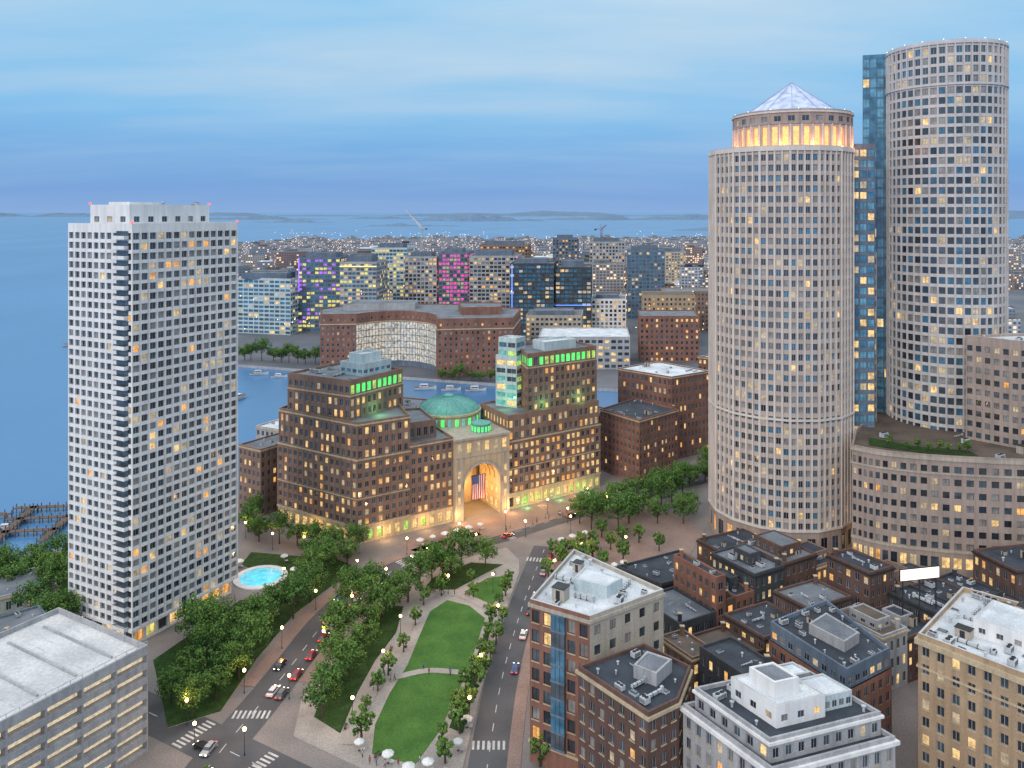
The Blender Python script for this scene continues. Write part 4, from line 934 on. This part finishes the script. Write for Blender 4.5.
# umbrellas
um=MB();um.rod((0,0,0),(0,0,2.6),.04,.04,'frame_white',6);um.rod((0,0,0),(0,0,.1),.35,.3,'dark_metal',8);umm=um.mesh('pole')
cn=MB();cn.lathe([(1.5,2.0),(1.45,2.2),(.03,2.9)],8,'canvas');cnm=cn.mesh('canopy')
tb=MB();tb.rod((0,0,.7),(0,0,.75),.55,.55,'frame_white',12);tb.rod((0,0,0),(0,0,.7),.05,.05,'dark_metal',6);tbm=tb.mesh('cafe_table')
ups=[(-22,170),(-18,171.5),(-27,174),(-14,168),(-12,178),(-34,178),(-10.5,186)]+[(-33+i*4.2,287.5+i*2.9) for i in range(6)]+[(24+i*3.4,262+i*1.8) for i in range(5)]+[(18,288),(22,291),(27,294),(44,268),(50,272),(-93,264),(-92,270),(-78,274),(-72,264)]
for x,y in ups:
    e=thing('parasol','white cafe parasol open over paving','parasol',(x,y,.14),R.uniform(0,1),'cafe parasols');ob('pole',umm,e);o=ob('canopy',cnm,e);k=R.uniform(.8,1.1);e.scale=(k,k,1)
    e2=thing('cafe_table','round white cafe table under parasol','table',(x+.9,y-.4,.14),0,'cafe tables');ob('table',tbm,e2)
bn=MB()
for i in range(4): bn.box(-.9,.9,-.25+i*.13,-.15+i*.13,.42,.46,'wood')
bs=bn.mesh('seat');bn=MB()
for i in range(3): bn.box(-.9,.9,.28,.32,.55+i*.13,.64+i*.13,'wood')
bb=bn.mesh('backrest');bn=MB();bn.box(-.04,.04,-.22,.3,0,.42,'dark_metal');bn.box(-.04,.04,.32,.36,0,.9,'dark_metal');bl=bn.mesh('leg')
for x,y,a_ in((-35.5,203,1.4),(-33,219,1.5),(-35.8,196,1.4),(-25,252,.3),(-14,250,-.5),(-8,242,-.6),(-38.6,186,1.6),(-29.5,176,.9)):
    e=thing('bench','slatted wooden park bench beside path','bench',(x,y,.24),a_,'park benches');ob('seat',bs,e);ob('backrest',bb,e);ob('leg',bl,e,(-.75,0,0));ob('leg',bl,e,(.75,0,0))
# people
def person_mesh(stride,arm):
    me=bpy.data.meshes.new('sk')
    V=[(0,0,.95),(0,0,1.15),(0,0,1.38),(0,0,1.5),(0,.02,1.64),(0,.01,1.74),
       (-.09,0,.9),(-.1,stride*.5,.5),(-.1,stride*.6,.08),(-.1,stride*.6+.16,.04),(.09,0,.9),(.1,-stride*.4,.5),(.1,-stride*.8,.1),(.1,-stride*.8+.16,.05),
       (-.19,0,1.4),(-.24,-arm*.4,1.13),(-.24,-arm*.3+.1,.9),(-.24,-arm*.3+.13,.8),(.19,0,1.4),(.24,arm*.4,1.13),(.24,arm*.6+.1,.92),(.24,arm*.6+.14,.82)]
    E=[(0,1),(1,2),(2,3),(3,4),(4,5),(0,6),(6,7),(7,8),(8,9),(0,10),(10,11),(11,12),(12,13),(2,14),(14,15),(15,16),(16,17),(2,18),(18,19),(19,20),(20,21)]
    r=[.14,.13,.15,.06,.1,.08,.1,.065,.045,.04,.1,.065,.045,.04,.07,.05,.035,.035,.07,.05,.035,.035]
    me.from_pydata(V,E,[]);o=bpy.data.objects.new('sk',me);coll.objects.link(o);md=o.modifiers.new('s','SKIN')
    for i,sv in enumerate(me.skin_vertices[0].data): sv.radius=(r[i],r[i]);sv.use_root=(i==0)
    o.modifiers.new('d','SUBSURF').levels=1;dg=bpy.context.evaluated_depsgraph_get();m=bpy.data.meshes.new_from_object(o.evaluated_get(dg));bpy.data.objects.remove(o)
    m.materials.clear()
    for k in('cloth','cloth_dark','skin'): m.materials.append(MATS[k])
    for p in m.polygons:
        z=p.center.z;p.material_index=1 if z<.95 and abs(p.center.x)<.2 else(2 if z>1.47 or(z<.9) else 0);p.use_smooth=True
    m.name='person';return m
PM=[person_mesh(.35,.3),person_mesh(.05,.02),person_mesh(-.3,-.25)]
hm=MB();hm.lathe([(.115,1.62),(.12,1.72),(.09,1.83),(.01,1.86)],10,'dark_metal',c=(0,-.02));hmm=hm.mesh('hair')
pc=[('red',(.5,.06,.05)),('white',(.7,.7,.7)),('blue',(.08,.15,.45)),('black',(.03,.03,.03)),('yellow',(.6,.45,.08)),('grey',(.25,.25,.27))]
zones=[((-30,286),(-12,299),22),((-5,300),(24,318),14),((-33,190),(-30,225),8),((-22,250),(-4,262),7),((14,262),(34,285),14),((-38,177),(-20,172),6),((6,180),(7,210),4),((-26,208),(-14,209),4)]
for (x0,y0),(x1,y1),n in zones:
    for i in range(n):
        t=R.random();x=x0+(x1-x0)*t+R.uniform(-2.5,2.5)*(0 if abs(x1-x0)<2 else 1);y=y0+(y1-y0)*t+R.uniform(-2,2);i_=R.randrange(3);cn_,cc=R.choice(pc)
        e=thing('person',f'person in {cn_} top and dark trousers {"standing" if i_==1 else "walking"}','person',(x,y,.15),R.uniform(0,6.28),'people in the square and park');o=ob('body',PM[i_],e);o.color=(*cc,1);ob('hair',hmm,e)
# docks and boats
pl=MB();pl.rod((0,0,-2),(0,0,3.0),.22,.2,'wood',6);pm_=pl.mesh('pile')
def pier(x,y,L,a,lbl='weathered timber pier on piles over water'):
    e=thing('timber_pier',lbl,'pier',(x,y,-2),a,'harbour piers');mb=MB();mb.box(0,L,-1.3,1.3,1.6,1.85,'wood');ob('deck',mb.mesh('deck'),e)
    k=0
    while k<L:
        for yy in(-1.4,1.4): ob('pile',pm_,e,(k,yy,0))
        k+=3.2
pier(-187,282,46,1.75);pier(-196,300,24,.15);pier(-198,313,30,.15);pier(-202,325,34,.12);pier(-198,300,30,2.9);pier(-200,318,28,2.95);pier(-172,292,38,1.7)
def boat_parts():
    h=MB();st=[(-4,1.1,.9),(-2,1.4,.95),(1,1.35,1.05),(3,.8,1.25),(4.4,.05,1.45)];ring=[]
    for x,w,z in st: ring.append([(x,-w,z),(x,-w*.7,.1),(x,0,-.3),(x,w*.7,.1),(x,w,z)])
    for a_,b_ in zip(ring[:-1],ring[1:]):
        for i in range(4): h.face([a_[i],a_[i+1],b_[i+1],b_[i]],'boat_white')
        h.face([a_[4],a_[0],b_[0],b_[4]],'wood')
    h.face(ring[0][::-1],'boat_white');c=MB();c.box(-2,1.4,-.9,.9,1,2.1,'boat_white',tx=.3,ty=.15);c.box(-1.6,1.0,-.92,.92,1.45,1.8,'g_dark');return h.mesh('hull'),c.mesh('cabin')
HB=boat_parts()
for x,y,a_,k in((-400,730,.4,2.2),(-190,600,.2,1.6),(-172,590,.1,1.4),(-150,575,3,1.6),(-60,550,.1,1.8),(-42,547,.05,1.6),(-25,545,.1,1.7),(-90,560,.2,1.8),(-178,520,1.2,1.8),(-192,296,.2,.9),(-195,308,.2,.9)):
    e=thing('motor_boat','small white motor boat on the harbour water','boat',(x,y,-2),a_,'boats on the harbour');e.scale=(k,k,k);ob('hull',HB[0],e);ob('cabin',HB[1],e)
# ------------------------------------------------------------ world, sun, camera
w=bpy.data.worlds.new('World');scene.world=w;w.use_nodes=True;nt=w.node_tree;bg=nt.nodes['Background']
sky=nt.nodes.new('ShaderNodeTexSky');sky.sky_type='NISHITA';sky.sun_disc=False;sky.sun_elevation=math.radians(12);sky.sun_rotation=math.radians(205)
tc=nt.nodes.new('ShaderNodeTexCoord');sp=nt.nodes.new('ShaderNodeSeparateXYZ');nt.links.new(tc.outputs['Generated'],sp.inputs[0])
z=mth(nt,'MAXIMUM',sp.outputs[2],0.0);dn=mth(nt,'ADD',z,.11)
cb_=nt.nodes.new('ShaderNodeCombineXYZ');nt.links.new(mth(nt,'DIVIDE',sp.outputs[0],dn),cb_.inputs[0]);nt.links.new(mth(nt,'DIVIDE',sp.outputs[1],dn),cb_.inputs[1])
grad=ramp(nt,z,[(0,(.25,.43,.75)),(.02,(.20,.38,.73)),(.06,(.17,.40,.76)),(.12,(.24,.54,.86)),(.26,(.29,.60,.88)),(.5,(.72,.86,1.0)),(1,(1.0,1.0,1.0))])
n1=noise(nt,.75,cb_.outputs[0],6,stretch=(.6,1.5,1));n2=noise(nt,.30,cb_.outputs[0],4,stretch=(.7,1.6,1))
cf=ramp(nt,mth(nt,'ADD',mth(nt,'MULTIPLY',n1,.5),mth(nt,'MULTIPLY',n2,.5)),[(.42,0.0),(.60,1.0)])
cm=mth(nt,'MULTIPLY',cf,ramp(nt,z,[(0,.15),(.06,.5),(.12,.8),(.6,.8)]))
cloud=mixc(nt,cm,grad,ramp(nt,z,[(0,(.28,.45,.72)),(.08,(.36,.56,.82)),(.16,(.55,.70,.84)),(.5,(.8,.88,.95))]))
up=ramp(nt,z,[(.24,0.0),(.6,1.0)])
sc=nt.nodes.new('ShaderNodeVectorMath');sc.operation='SCALE';nt.links.new(cloud,sc.inputs[0]);nt.links.new(mth(nt,'ADD',mth(nt,'MULTIPLY',up,5.0),10.0),sc.inputs['Scale'])
nt.links.new(mixc(nt,.96,sky.outputs[0],sc.outputs[0]),bg.inputs['Color']);bg.inputs['Strength'].default_value=.1
sl=bpy.data.lights.new('sun','SUN');sl.energy=1.5;sl.angle=math.radians(20);sl.color=(1,.88,.80);so=bpy.data.objects.new('sun',sl);coll.objects.link(so)
so.rotation_euler=Vector((.5,.80,-.45)).to_track_quat('-Z','Y').to_euler();so.location=(0,0,300)
cam=bpy.data.cameras.new('camera');co=bpy.data.objects.new('camera',cam);coll.objects.link(co);co.location=(0,0,CAMZ);co.rotation_euler=(math.radians(90),0,0)
cam.lens=28.125;cam.sensor_width=36;cam.shift_y=-172/1024;cam.clip_start=1;cam.clip_end=200000;scene.camera=co
